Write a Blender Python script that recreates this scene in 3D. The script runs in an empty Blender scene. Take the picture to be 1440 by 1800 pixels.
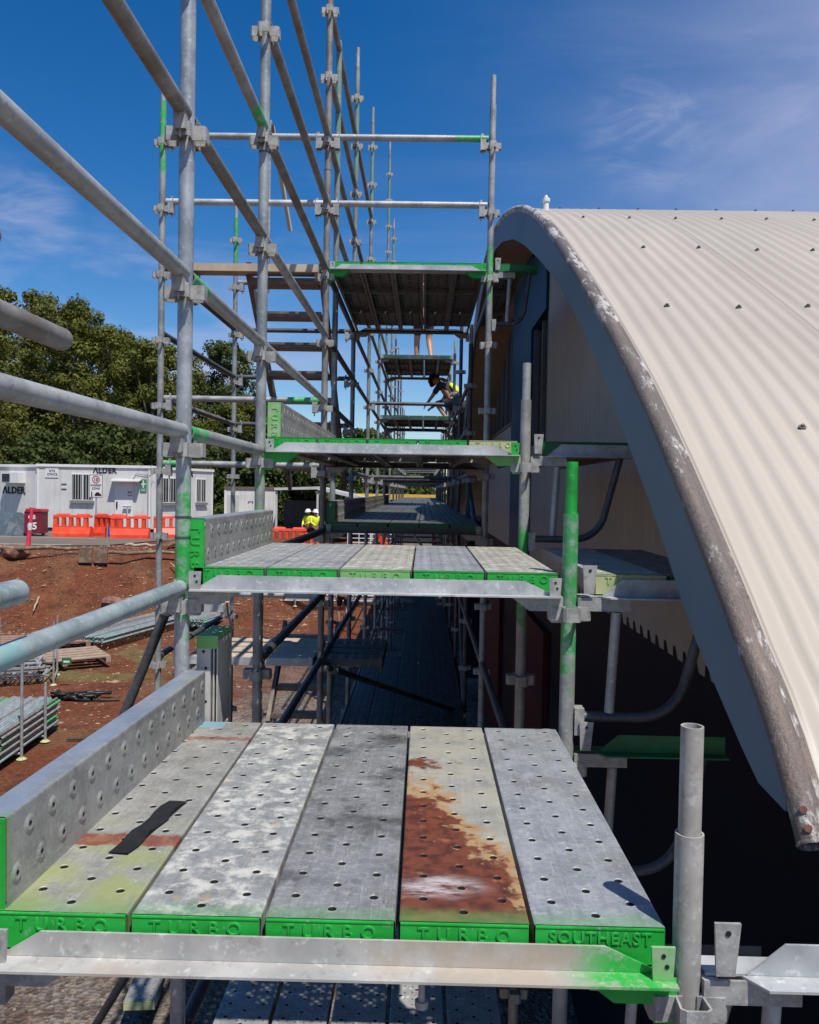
import bpy, math, random
from mathutils import Vector, Matrix, Euler
random.seed(7)
S = bpy.context.scene
C = S.collection
R = math.radians
# ------------------------------------------------------------------ measures
XL, XR = -.768, .468                    # outer and inner line of standards
Y0, Y1, Y2, Y3 = 1.42, 2.635, 3.87, 6.305
YF = [8.745 + 2.44*k for k in range(10)]  # further standards
Y0L = 1.27                              # outer standard beside the camera
XS = -2.02                              # outermost line, stair bay
GZ = -4.0                               # lower ground
TR = .0241
def V(n): return -.375 + .495*n         # pressing levels
def D(n): return V(n) + .12             # deck tops
# ------------------------------------------------------------------ nodes
class NT:
    def __init__(s, name, rough=.5, metal=0., spec=.5):
        m = bpy.data.materials.new(name); m.use_nodes = True
        s.m = m; s.t = m.node_tree; s.b = s.t.nodes['Principled BSDF']
        s.b.inputs['Roughness'].default_value = rough
        s.b.inputs['Metallic'].default_value = metal
        s.b.inputs['Specular IOR Level'].default_value = spec
        s._co = {}
    def n(s, t, **k):
        x = s.t.nodes.new(t)
        for a, b in k.items(): setattr(x, a, b)
        return x
    def put(s, sock, v):
        if hasattr(v, 'is_output') or isinstance(v, bpy.types.NodeSocket): s.t.links.new(v, sock)
        elif isinstance(v, (tuple, list)) and len(v) == 3 and len(sock.default_value) == 4: sock.default_value = (*v, 1)
        else: sock.default_value = v
    def co(s, kind='Object'):
        if 'n' not in s._co: s._co['n'] = s.n('ShaderNodeTexCoord')
        return s._co['n'].outputs[kind]
    def sep(s, v):
        x = s.n('ShaderNodeSeparateXYZ'); s.put(x.inputs[0], v); return x.outputs
    def math(s, op, a, b=0., c=0.):
        x = s.n('ShaderNodeMath', operation=op)
        s.put(x.inputs[0], a); s.put(x.inputs[1], b)
        if op in ('MULTIPLY_ADD',): s.put(x.inputs[2], c)
        return x.outputs[0]
    def noise(s, scale, detail=4, vec=None, rough=.55, stretch=None, off=None, dist=0.):
        v = vec if vec is not None else s.co()
        if stretch or off:
            mp = s.n('ShaderNodeMapping'); s.put(mp.inputs[0], v)
            if stretch: mp.inputs['Scale'].default_value = stretch
            if off is not None: s.put(mp.inputs['Location'], off)
            v = mp.outputs[0]
        x = s.n('ShaderNodeTexNoise'); s.put(x.inputs['Vector'], v)
        x.inputs['Scale'].default_value = scale; x.inputs['Detail'].default_value = detail
        x.inputs['Roughness'].default_value = rough; x.inputs['Distortion'].default_value = dist
        return x.outputs[0]
    def ramp(s, v, lo, hi):
        x = s.n('ShaderNodeMapRange', interpolation_type='SMOOTHSTEP'); s.put(x.inputs[0], v)
        x.inputs[1].default_value = lo; x.inputs[2].default_value = hi
        return x.outputs[0]
    def mix(s, f, a, b):
        x = s.n('ShaderNodeMix', data_type='RGBA'); s.put(x.inputs[0], f)
        s.put(x.inputs[6], a); s.put(x.inputs[7], b); return x.outputs[2]
    def rnd(s):
        if 'r' not in s._co: s._co['r'] = s.n('ShaderNodeObjectInfo')
        return s._co['r'].outputs['Random']
    def rvec(s):
        x = s.n('ShaderNodeCombineXYZ'); r = s.math('MULTIPLY', s.rnd(), 37.)
        s.put(x.inputs[0], r); s.put(x.inputs[1], r); return x.outputs[0]
    def bump(s, h, strength=.2, dist=.01):
        x = s.n('ShaderNodeBump'); x.inputs['Strength'].default_value = strength
        x.inputs['Distance'].default_value = dist; s.put(x.inputs['Height'], h)
        s.put(s.b.inputs['Normal'], x.outputs[0])
    def done(s, col, rough=None):
        s.put(s.b.inputs['Base Color'], col)
        if rough is not None: s.put(s.b.inputs['Roughness'], rough)
        return s.m
def galv(name, c1, c2, metal=.45, rough=.45, dirt=None, green=None, gat=None, scale=9., axis=2, gsoft=.012):
    metal *= .7
    t = NT(name, rough, metal)
    o = t.rvec()
    a = t.noise(scale, 6, off=o); b = t.noise(scale*7, 3, off=o)
    col = t.mix(t.ramp(a, .32, .68), c1, c2)
    col = t.mix(t.math('MULTIPLY', t.ramp(b, .55, .75), .45), col, tuple(min(1, x*1.6) for x in c2))
    sc = t.noise(30, 5, off=o, rough=.75); col = t.mix(t.math('MULTIPLY', t.ramp(sc, .54, .66), .35), col, tuple(x*.45 for x in c1))
    if dirt:
        d = t.noise(3.2, 7, off=o, rough=.65)
        col = t.mix(t.math('MULTIPLY', t.ramp(d, .5, .66), .8), col, dirt)
    if green:
        z = t.sep(t.co('Generated'))[axis]
        zn = t.math('ADD', z, t.math('MULTIPLY', t.math('SUBTRACT', t.noise(14, 4, off=o), .5), .12))
        lo, hi = gat
        m = t.math('MULTIPLY', t.ramp(zn, lo-gsoft, lo+gsoft), t.math('SUBTRACT', 1., t.ramp(zn, hi-gsoft, hi+gsoft)))
        n2 = t.ramp(t.noise(26, 7, off=o, rough=.75), .40, .54)
        col = t.mix(t.math('MULTIPLY', m, t.math('MULTIPLY_ADD', n2, .65, .33)), col, green)
        mm = t.math('MULTIPLY', t.math('SUBTRACT', 1., m), metal); t.put(t.b.inputs['Metallic'], mm)
    t.bump(b, .12, .004)
    rr = t.math('MULTIPLY_ADD', a, .35, rough-.17)
    return t.done(col, rr)
def paint(name, c, c2=None, scale=14., rough=.45, metal=0., amt=(.45, .7), bump=.1):
    t = NT(name, rough, metal); o = t.rvec()
    a = t.noise(scale, 6, off=o, rough=.6)
    col = t.mix(t.ramp(a, *amt), c, c2 or tuple(x*.7 for x in c))
    if bump: t.bump(t.noise(scale*5, 3, off=o), bump, .004)
    return t.done(col)
GRN = (.012, .31, .04); LGRN = (.12, .42, .10)
M = {}
M['galv'] = galv('galvanised', (.27,.28,.285), (.40,.41,.41), .35)
M['galv_l'] = galv('galvanised_light', (.34,.36,.37), (.50,.51,.51), .35)
M['galv_b'] = galv('galvanised_weathered', (.155,.148,.138), (.26,.25,.232), .3, .55, dirt=(.165,.135,.10))
M['galv_d'] = galv('galvanised_shade_dark', (.045,.05,.058), (.10,.105,.115), .35, .5)  # galvanised steel with the deep shade of far and lower tubes in its colour
M['galv_teal'] = galv('galvanised_teal_paint', (.22,.27,.285), (.34,.40,.41), .3, .45, green=(.20,.36,.37), gat=(-.1, .18))
M['std_a'] = galv('standard_green_low', (.24,.26,.28), (.42,.45,.47), .5, .4, green=GRN, gat=(.513, .556))
M['std_g'] = galv('standard_green_patches', (.20,.22,.23), (.34,.36,.36), .4, .45, green=(.16,.32,.15), gat=(.535, .568))
M['std_t'] = galv('standard_green_top', (.22,.23,.23), (.36,.37,.36), .4, .45, green=(.03,.40,.08), gat=(.935, 1.1))
M['std_far'] = galv('standard_teal_top', (.17,.19,.19), (.28,.31,.31), .35, .45, green=(.13,.26,.20), gat=(.86, .97))
M['led_g'] = galv('ledger_green_ends', (.24,.25,.25), (.36,.37,.37), .4, .45, green=(.03,.38,.09), gat=(.8, 1.1))
M['led_g0'] = galv('ledger_green_start', (.24,.25,.25), (.36,.37,.37), .4, .45, green=(.03,.38,.09), gat=(-.1, .16))
def chipped(name, c, c2, rough=.45):
    t = NT(name, rough, 0.); o = t.rvec()
    col = t.mix(t.ramp(t.noise(9, 5, off=o), .35, .7), c, c2)
    col = t.mix(t.math('MULTIPLY', t.ramp(t.noise(38, 8, off=o, rough=.78), .60, .66), .85), col, (.30,.30,.28))
    col = t.mix(t.math('MULTIPLY', t.ramp(t.noise(7, 7, off=o, rough=.7), .54, .70), .55), col, tuple(v*.35+.01 for v in c))
    t.bump(t.noise(60, 4, off=o), .12, .004)
    return t.done(col)
M['green'] = chipped('green_paint', (.010,.31,.035), (.018,.40,.055))
M['green_hi'] = paint('green_paint_raised', (.014,.32,.04), (.02,.37,.055), 10., .42, amt=(.35, .7))
M['green_l'] = paint('pale_green_paint', (.16,.42,.12), (.30,.40,.26), 12.)
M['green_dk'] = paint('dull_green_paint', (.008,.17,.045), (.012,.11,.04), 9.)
M['cream_p'] = paint('cream_cap', (.45,.46,.25), (.30,.42,.16), 20.)
M['cast'] = galv('cast_fitting', (.26,.26,.255), (.40,.40,.385), .3, .55, scale=25.)
M['galv_w'] = galv('galvanised_warm_matt', (.30,.285,.265), (.42,.405,.38), .2, .55, dirt=(.26,.215,.18))
M['tr_green'] = galv('transom_green_ends', (.34,.335,.32), (.47,.46,.44), .2, .5, dirt=(.40,.34,.27), green=(.02,.36,.05), gat=(.87, 1.2), axis=0, gsoft=.05)
M['shed_w'] = paint('chalky_steel', (.50,.49,.46), (.38,.37,.34), 14., .6)
M['dark'] = paint('dark_steel', (.03,.035,.04), (.06,.06,.06), 10., .5, .3)
M['hole'] = paint('shaded_hole_wall', (.02,.02,.02), (.03,.028,.025), 30., .7)  # near-black colour stands for the shade inside the plank holes
M['black'] = paint('black_rubber', (.010,.010,.011), (.02,.02,.02), 30., .5)
# ------------------------------------------------------------------ mesh builder
class MB:
    def __init__(s): s.v = []; s.f = []; s.mi = []; s.sm = []
    def add(s, vs, fs, mi=0, sm=False):
        o = len(s.v); s.v += [tuple(v) for v in vs]
        for f in fs: s.f.append([i+o for i in f]); s.mi.append(mi); s.sm.append(sm)
        return s
    def box(s, x0, x1, y0, y1, z0, z1, mi=0):
        return s.add([(x, y, z) for z in (z0, z1) for y in (y0, y1) for x in (x0, x1)],
            [(0,2,3,1),(4,5,7,6),(0,1,5,4),(2,6,7,3),(0,4,6,2),(1,3,7,5)], mi)
    def cbox(s, c, d, mi=0):
        return s.box(c[0]-d[0]/2, c[0]+d[0]/2, c[1]-d[1]/2, c[1]+d[1]/2, c[2]-d[2]/2, c[2]+d[2]/2, mi)
    def obox(s, p0, p1, w, h, up=(0,0,1), mi=0):          # bar from p0 to p1
        p0, p1 = Vector(p0), Vector(p1); d = (p1-p0).normalized(); u = Vector(up)
        a = d.cross(u).normalized()*w/2; b = a.cross(d).normalized()*h/2
        vs = [p+q for p in (p0, p1) for q in (-a-b, a-b, a+b, -a+b)]
        return s.add(vs, [(0,1,2,3),(7,6,5,4),(0,4,5,1),(1,5,6,2),(2,6,7,3),(3,7,4,0)], mi)
    def cyl(s, p0, p1, r, n=10, mi=0, r1=None, cap=True):
        p0, p1 = Vector(p0), Vector(p1); d = (p1-p0).normalized()
        a = d.orthogonal().normalized(); b = d.cross(a); r1 = r if r1 is None else r1
        vs = [p0+(a*math.cos(t)+b*math.sin(t))*r for t in [2*math.pi*i/n for i in range(n)]]
        vs += [p1+(a*math.cos(t)+b*math.sin(t))*r1 for t in [2*math.pi*i/n for i in range(n)]]
        s.add(vs, [(i, (i+1) % n, n+(i+1) % n, n+i) for i in range(n)], mi, True)
        if cap: s.add(vs[:n], [tuple(range(n-1, -1, -1))], mi); s.add(vs[n:], [tuple(range(n))], mi)
        return s
    def path(s, pts, r, n=10, mi=0, cap=True, flat=1.):
        pts = [Vector(p) for p in pts]; rs = r if isinstance(r, (list, tuple)) else [r]*len(pts)
        rings = []; prev = None
        for i, p in enumerate(pts):
            d = (pts[min(i+1, len(pts)-1)]-pts[max(i-1, 0)]).normalized()
            a = d.orthogonal().normalized() if prev is None else (prev-d*prev.dot(d)).normalized()
            prev = a; b = d.cross(a)
            rings.append([p+(a*math.cos(2*math.pi*k/n)+b*math.sin(2*math.pi*k/n)*flat)*rs[i] for k in range(n)])
        fs = []
        for i in range(len(pts)-1):
            for k in range(n): fs.append((i*n+k, i*n+(k+1) % n, (i+1)*n+(k+1) % n, (i+1)*n+k))
        s.add([v for q in rings for v in q], fs, mi, True)
        if cap: s.add(rings[0], [tuple(range(n-1, -1, -1))], mi); s.add(rings[-1], [tuple(range(n))], mi)
        return s
    def tube(s, L, r, wall=.0035, n=16, mi=0, z0=0.):      # hollow, along +Z
        cs = [(math.cos(2*math.pi*i/n), math.sin(2*math.pi*i/n)) for i in range(n)]
        vs = []
        for rr, z in ((r, z0), (r, L), (r-wall, z0), (r-wall, L)): vs += [(c*rr, q*rr, z) for c, q in cs]
        f = []; g = []
        for i in range(n):
            j = (i+1) % n
            f.append((i, j, n+j, n+i)); f.append((2*n+j, 2*n+i, 3*n+i, 3*n+j))
            g.append((n+i, n+j, 3*n+j, 3*n+i)); g.append((j, i, 2*n+i, 2*n+j))
        s.add(vs, f, mi, True)
        return s.add(vs, g, mi, False)
    def prism(s, poly, axis, a, b, mi=0):                  # poly in the two other axes (cyclic order), extruded a..b
        def mk(p, t):
            if axis == 'x': return (t, p[0], p[1])
            if axis == 'y': return (p[0], t, p[1])
            return (p[0], p[1], t)
        n = len(poly); vs = [mk(p, a) for p in poly]+[mk(p, b) for p in poly]
        return s.add(vs, [tuple(range(n-1, -1, -1)), tuple(range(n, 2*n))]+[(i, (i+1) % n, n+(i+1) % n, n+i) for i in range(n)], mi)
    def mesh(s, name, mats, fix=True):
        me = bpy.data.meshes.new(name); me.from_pydata(s.v, [], s.f)
        for m in (mats if isinstance(mats, (list, tuple)) else [mats]): me.materials.append(M[m] if isinstance(m, str) else m)
        me.polygons.foreach_set('material_index', s.mi); me.polygons.foreach_set('use_smooth', s.sm)
        if fix:
            import bmesh
            bm = bmesh.new(); bm.from_mesh(me); bmesh.ops.recalc_face_normals(bm, faces=bm.faces); bm.to_mesh(me); bm.free()
        me.update(); return me
def put(name, me, parent=None, loc=(0,0,0), rot=None):
    o = bpy.data.objects.new(name, me); C.objects.link(o); o.location = loc
    if rot is not None:
        if isinstance(rot, Euler): o.rotation_euler = rot
        else: o.rotation_mode = 'QUATERNION'; o.rotation_quaternion = rot
    if parent: o.parent = parent
    return o
def tag(o, label, cat, group=None, kind=None):
    if kind: o['kind'] = kind
    if label: o['label'] = label
    if cat: o['category'] = cat
    if group: o['group'] = group
    return o
def thing(name, loc, label, cat, group=None, rz=0):
    o = put(name, None, None, loc, Euler((0,0,rz)) if rz else None); o.empty_display_size = .1
    return tag(o, label, cat, group)
def struct(name, me): o = put(name, me); o['kind'] = 'structure'; return o
CACHE = {}
def tube_mesh(L, r, mat, n=16):
    k = ('t', round(L, 3), r, mat, n)
    if k not in CACHE: CACHE[k] = MB().tube(L, r, n=n).mesh('tube', mat)
    return CACHE[k]
ZAX = Vector((0,0,1))
def tube(name, p0, p1, mat, parent, r=TR, n=16):
    p0, p1 = Vector(p0), Vector(p1); d = p1-p0
    return put(name, tube_mesh(d.length, r, mat, n), parent, p0, ZAX.rotation_difference(d.normalized()))
# ------------------------------------------------------------------ scaffold parts
def press_mesh():
    if 'press' not in CACHE:
        b = MB()
        for k in range(4):                                  # four bent plate loops, one to each side
            a = k*math.pi/2; ca, sa = math.cos(a), math.sin(a)
            def rt(x, y): return (x*ca-y*sa, x*sa+y*ca)
            o = [(.012, -.024), (.058, -.027), (.066, -.018), (.066, .018), (.058, .027), (.012, .024)]
            for i in range(5):
                (x0, y0), (x1, y1) = o[i], o[i+1]
                nx, ny = (y1-y0), -(x1-x0); l = math.hypot(nx, ny); nx, ny = nx/l*.004, ny/l*.004
                q = [rt(x0, y0), rt(x1, y1), rt(x1-nx, y1-ny), rt(x0-nx, y0-ny)]
                zb0 = -.026 if i not in (0, 4) else -.026
                b.prism(q, 'z', zb0, .018)
            q = [rt(.058, -.006), rt(.062, -.006), rt(.062, .006), rt(.058, .006)]
        CACHE['press'] = b.mesh('v_pressing', 'cast')
    return CACHE['press']
STD = []
def standard(x, y, zt, zb, label, mat='galv', levels=None, collar=.0, spig=.20, group=None, seg=16, zj=None):
    t = thing('scaffold_standard', (x, y, zb), label, 'scaffold standard', group)
    tube('upright_tube', (0,0,0), (0,0,zt-zb-spig), mat, t, TR, seg)
    if spig > 0:
        put('spigot', tube_mesh(spig+.05, .0192, mat if mat in('galv','galv_b','galv_w') else 'galv', seg), t, (0,0,zt-zb-spig-.05))
    if zj:
        for z in zj:
            b = MB().cyl((0,0,z-zb), (0,0,z-zb+.006), TR+.0016, 16); put('joint_ring', b.mesh('ring', 'galv_d'), t)
    for n in (levels if levels is not None else range(int(math.ceil((zb+.3+.375)/.495)), int(math.floor((zt-spig-.03+.375)/.495))+1)):
        put('v_pressing', press_mesh(), t, (0,0,V(n)-zb))
    return t
def fit_mesh(mat):                                          # end fitting; +Z of the mesh is up, +X points to the standard
    k = ('fit', mat)
    if k not in CACHE:
        b = MB()
        b.box(-.030, -.024, -.026, .026, -.095, .024); b.box(-.024, .012, -.026, -.022, -.090, -.012); b.box(-.024, .012, .022, .026, -.090, -.012)
        b.prism([(-.022, .040), (-.006, .040), (-.010, -.118), (-.018, -.118)], 'y', -.0035, .0035)   # wedge
        CACHE[k] = b.mesh('end_fitting', mat)
    return CACHE[k]
def fit_slim(mat):
    k = ('slim', mat)
    if k not in CACHE:
        b = MB(); b.box(-.028, -.023, -.018, .018, -.070, .020); b.box(-.023, .008, -.018, -.015, -.066, -.020); b.box(-.023, .008, .015, .018, -.066, -.020)
        b.prism([(-.020, .030), (-.006, .030), (-.010, -.090), (-.016, -.090)], 'y', -.003, .003); CACHE[k] = b.mesh('end_fitting', mat)
    return CACHE[k]
def ledger(p0, p1, label, mat='galv', fit='cast', group=None, n=16, gap=.030, drop=.055, name='scaffold_ledger', cat='scaffold ledger'):
    p0, p1 = Vector(p0), Vector(p1); p0.z += drop; p1.z += drop
    d = (p1-p0).normalized(); L = (p1-p0).length
    t = thing(name, p0, label, cat, group)
    tube('tube', d*gap, d*(L-gap), mat, t, TR, n)
    a = math.atan2(d.y, d.x)
    fm = fit_slim(fit) if abs(d.y) > .5 else fit_mesh(fit)
    put('end_fitting', fm, t, d*.060, Euler((0,0,a+math.pi)))
    put('end_fitting', fm, t, d*(L-.060), Euler((0,0,a)))
    return t
# perforated plank, local x across (-.114..114), y 0..L, z top 0
PW = .114
def plank_mesh(L, mat, n=8, rim=0):
    k = ('plank', round(L, 3), mat, n, rim)
    if k in CACHE: return CACHE[k]
    b = MB(); xe = [-.110, -.094, -.050, -.022, .022, .050, .094, .110]
    rows = int(L/.045); m = (L-rows*.045)/2; ye = [0.]+[m+.045*i for i in range(rows+1)]+[L]
    for r in range(len(ye)-1):
        y0, y1 = ye[r], ye[r+1]
        for c in range(7):
            x0, x1 = xe[c], xe[c+1]
            hole = 1 <= r <= rows and ((c in (1, 5) and r % 2 == 0) or (c == 3 and r % 2 == 1))
            if not hole: b.add([(x0,y0,0),(x1,y0,0),(x1,y1,0),(x0,y1,0)], [(0,1,2,3)]); continue
            cx, cy = (x0+x1)/2, (y0+y1)/2; hx, hy = (x1-x0)/2, (y1-y0)/2; vs = []
            for i in range(n):
                a = 2*math.pi*(i+.5)/n if n == 8 else 2*math.pi*i/n
                if n == 8: a = 2*math.pi*i/n
                ca, sa = math.cos(a), math.sin(a); q = 1/max(abs(ca), abs(sa))
                vs.append((cx+ca*q*hx, cy+sa*q*hy, 0))
            for rr, z in (((.0185, 0), (.0115, .0038), (.0052, .0030), (.0048, -.006)) if rim else ((.0125, 0), (.0100, .0009), (.0078, -.0006), (.0074, -.010))):
                vs += [(cx+math.cos(2*math.pi*i/n)*rr, cy+math.sin(2*math.pi*i/n)*rr, z) for i in range(n)]
            b.add(vs, [(q*n+i, q*n+(i+1) % n, (q+1)*n+(i+1) % n, (q+1)*n+i) for q in range(3) for i in range(n)], 0, False)
            b.add([vs[3*n+i] for i in range(n)]+[vs[4*n+i] for i in range(n)], [(i, (i+1) % n, n+(i+1) % n, n+i) for i in range(n)], 1, False)
    for s in (-1, 1):                                       # shoulders, sides and returns
        prof = [(.110*s, 0), (.1132*s, -.0012), (.114*s, -.005), (.114*s, -.063), (.094*s, -.063), (.094*s, -.060), (.1115*s, -.060), (.1115*s, -.005)]
        for i in range(len(prof)-1):
            (xa, za), (xb, zb) = prof[i], prof[i+1]
            b.add([(xa,0,za),(xb,0,zb),(xb,L,zb),(xa,L,za)], [(0,1,2,3)])
    for yy in (L*.33, L*.66):                               # stiffeners underneath
        b.box(-.111, .111, yy-.012, yy+.012, -.05, -.008)
    CACHE[k] = b.mesh('deck_panel', [mat, 'hole'], fix=False)
    return CACHE[k]
def cap_mesh(mat):
    k = ('cap', mat)
    if k not in CACHE:
        b = MB(); b.box(-.1115, .1115, -.004, .0, -.0635, -.0015)
        b.box(-.1115, .1115, -.0055, -.004, -.004, -.0018)
        CACHE[k] = b.mesh('end_cap', mat)
    return CACHE[k]
def text_mesh(txt, size, ext, mat, sp=1., align='CENTER', bev=0.):
    k = ('txt', txt, size, ext, mat, sp, align)
    if k in CACHE: return CACHE[k]
    cu = bpy.data.curves.new('lettering', 'FONT'); cu.body = txt; cu.size = size; cu.extrude = ext; cu.space_character = sp
    cu.align_x = align; cu.align_y = 'CENTER'; cu.bevel_depth = bev; cu.resolution_u = 3
    ob = bpy.data.objects.new('tmp', cu); C.objects.link(ob)
    dg = bpy.context.evaluated_depsgraph_get(); dg.update()
    me = bpy.data.meshes.new_from_object(ob.evaluated_get(dg)); bpy.data.objects.remove(ob)
    me.name = 'lettering'; me.materials.clear(); me.materials.append(M[mat] if isinstance(mat, str) else mat)
    CACHE[k] = me; return me
def plank(x, y, z, L, label, mat='galv', cap='green', group=None, n=8, txt=None, edge=False, caps=(0,), txtm=None, skew=0.):
    """x: centre line (flat) ; edge: stood on its long side, x: outer face"""
    t = thing('toe_board' if edge else 'scaffold_plank', (x, y, z), label, 'toe board' if edge else 'scaffold plank', group)
    rot = None
    h = t
    if edge: t.rotation_euler = (0, R(90), skew)               # top face turns to +X, centre line at mid height
    put('perforated_panel', plank_mesh(L, mat, n, 1 if edge else 0), h)
    for e in caps:
        c = put('end_cap', cap_mesh(cap), h, (0, 0 if e == 0 else L, 0), Euler((0,0,0 if e == 0 else math.pi)))
        if txt and e == 0:
            w = txt if isinstance(txt, str) else txt
            sp, sz, zc = (1.75, .034, -.0215) if len(w) < 6 else (1.1, .030, -.020)
            if edge: sp, sz, zc = 1.6, .042, -.032
            put('embossed_lettering', text_mesh(w, sz, .0015, txtm or {'green': 'green_hi', 'green_l': 'green_l'}.get(cap, cap), sp, bev=.0005), c, (0, -.0045, zc), Euler((R(90), 0, 0)))
    return t
def transom(xa, xb, y, zt, label, side=-1, mat='galv_l', endm=('cast','cast'), lugm='cast', group=None, cuts=(.09,.095), green_end=None):
    """side -1: outward flange faces the camera"""
    t = thing('scaffold_transom', (xa, y, zt), label, 'scaffold transom', group); L = xb-xa; q = side
    b = MB()
    g0, g1 = .028, L-.028
    b.prism([(g0+.02, -.068), (g1-.02, -.068), (g1-cuts[1]-.02, -.025), (g0+cuts[0], -.025)], 'y', q*.012-.0025, q*.012+.0025)
    b.prism([(g0, q*.0145), (g1, q*.0145), (g1, q*.058), (g0+.01, q*.062)], 'z', -.073, -.0685)
    b.box(g0, g1, min(-q*.05, q*.0095), max(-q*.05, q*.0095), -.073, -.0685)
    put('angle_section', b.mesh('angle_section', [mat]), t)
    for e, (s, x0) in enumerate(((1, g0), (-1, g1))):
        c = MB()
        c.prism([(x0-s*.006, -.0735), (x0+s*.16, -.0735), (x0+s*.10, -.118), (x0-s*.006, -.118)], 'y', -.022, -.017)
        c.prism([(x0-s*.006, -.0735), (x0+s*.16, -.0735), (x0+s*.10, -.118), (x0-s*.006, -.118)], 'y', .017, .022)
        c.box(min(x0-s*.006, x0+s*.03), max(x0-s*.006, x0+s*.03), -.0168, .0168, -.155, -.1185)
        put('end_bracket', c.mesh('end_bracket', endm[e]), t)
        lg = MB(); xx = x0+s*.022
        lg.prism([(xx-.017, -.068), (xx+.017, -.068), (xx+.020, -.012), (xx-.020, -.012)], 'y', q*.034-.003, q*.034+.003)
        lg.cyl((xx, q*.0375, -.026), (xx, q*.0385, -.026), .004, 8, 1); lg.cyl((xx+.006, q*.0375, -.044), (xx+.006, q*.0385, -.044), .004, 8, 1)
        put('locating_lug', lg.mesh('lug', [lugm if e == 1 else 'cast', 'black']), t)
    return t
def arc_pts(p0, c, p1, n=6):
    p0, c, p1 = Vector(p0), Vector(c), Vector(p1)
    return [p0*(1-t)**2+c*2*t*(1-t)+p1*t*t for t in [i/n for i in range(n+1)]]
def hop_bracket(y, zt, label, lip='galv_l', arm='galv_d', xo=.50, group=None, strut='galv'):
    """cantilever bracket from the inner standard towards the building"""
    t = thing('hop_up_bracket', (XR, y, zt), label, 'scaffold bracket', group)
    b = MB()
    b.prism([(.10, -.068), (xo, -.068), (xo, -.014), (.165, -.014)], 'y', -.0145, -.0095)
    b.prism([(.09, -.0145), (xo, -.0145), (xo, -.058), (.12, -.058)], 'z', -.073, -.0685)
    b.box(.03, xo, -.0095, .045, -.073, -.0685)
    put('lip_angle', b.mesh('lip', lip), t)
    b = MB(); b.box(.024, .19, -.024, -.019, -.115, -.0735); b.box(.024, .19, .019, .024, -.115, -.0735); b.box(.024, .050, -.0185, .0185, -.15, -.075)
    b.prism([(.040, -.06), (.072, -.06), (.080, .03), (.036, .03)], 'y', -.034, -.028)
    b.cyl((.058, -.035, .014), (.058, -.036, .014), .005, 8, 1)
    put('end_bracket', b.mesh('end_bracket', ['cast', 'black']), t)
    zl = -.455
    kx = xo/.50; pts = [(.045, 0, zl), (.12*kx, 0, zl), (.20*kx, 0, zl)]+arc_pts((.22*kx, 0, zl), (.33*kx, 0, zl), (.37*kx, 0, zl+.10), 7)+[(xo-.06, 0, -.074)]
    put('curved_brace', MB().path(pts, .0165, 12).mesh('curved_brace', arm), t)
    put('strut', MB().cyl((.135, 0, zl+.015), (.150, 0, -.12), .0155, 12).mesh('strut', strut), t)
    b = MB(); b.box(.022, .052, -.024, .024, zl-.055, zl+.03)
    put('lower_hook', b.mesh('hook', 'cast'), t)
    return t
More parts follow.
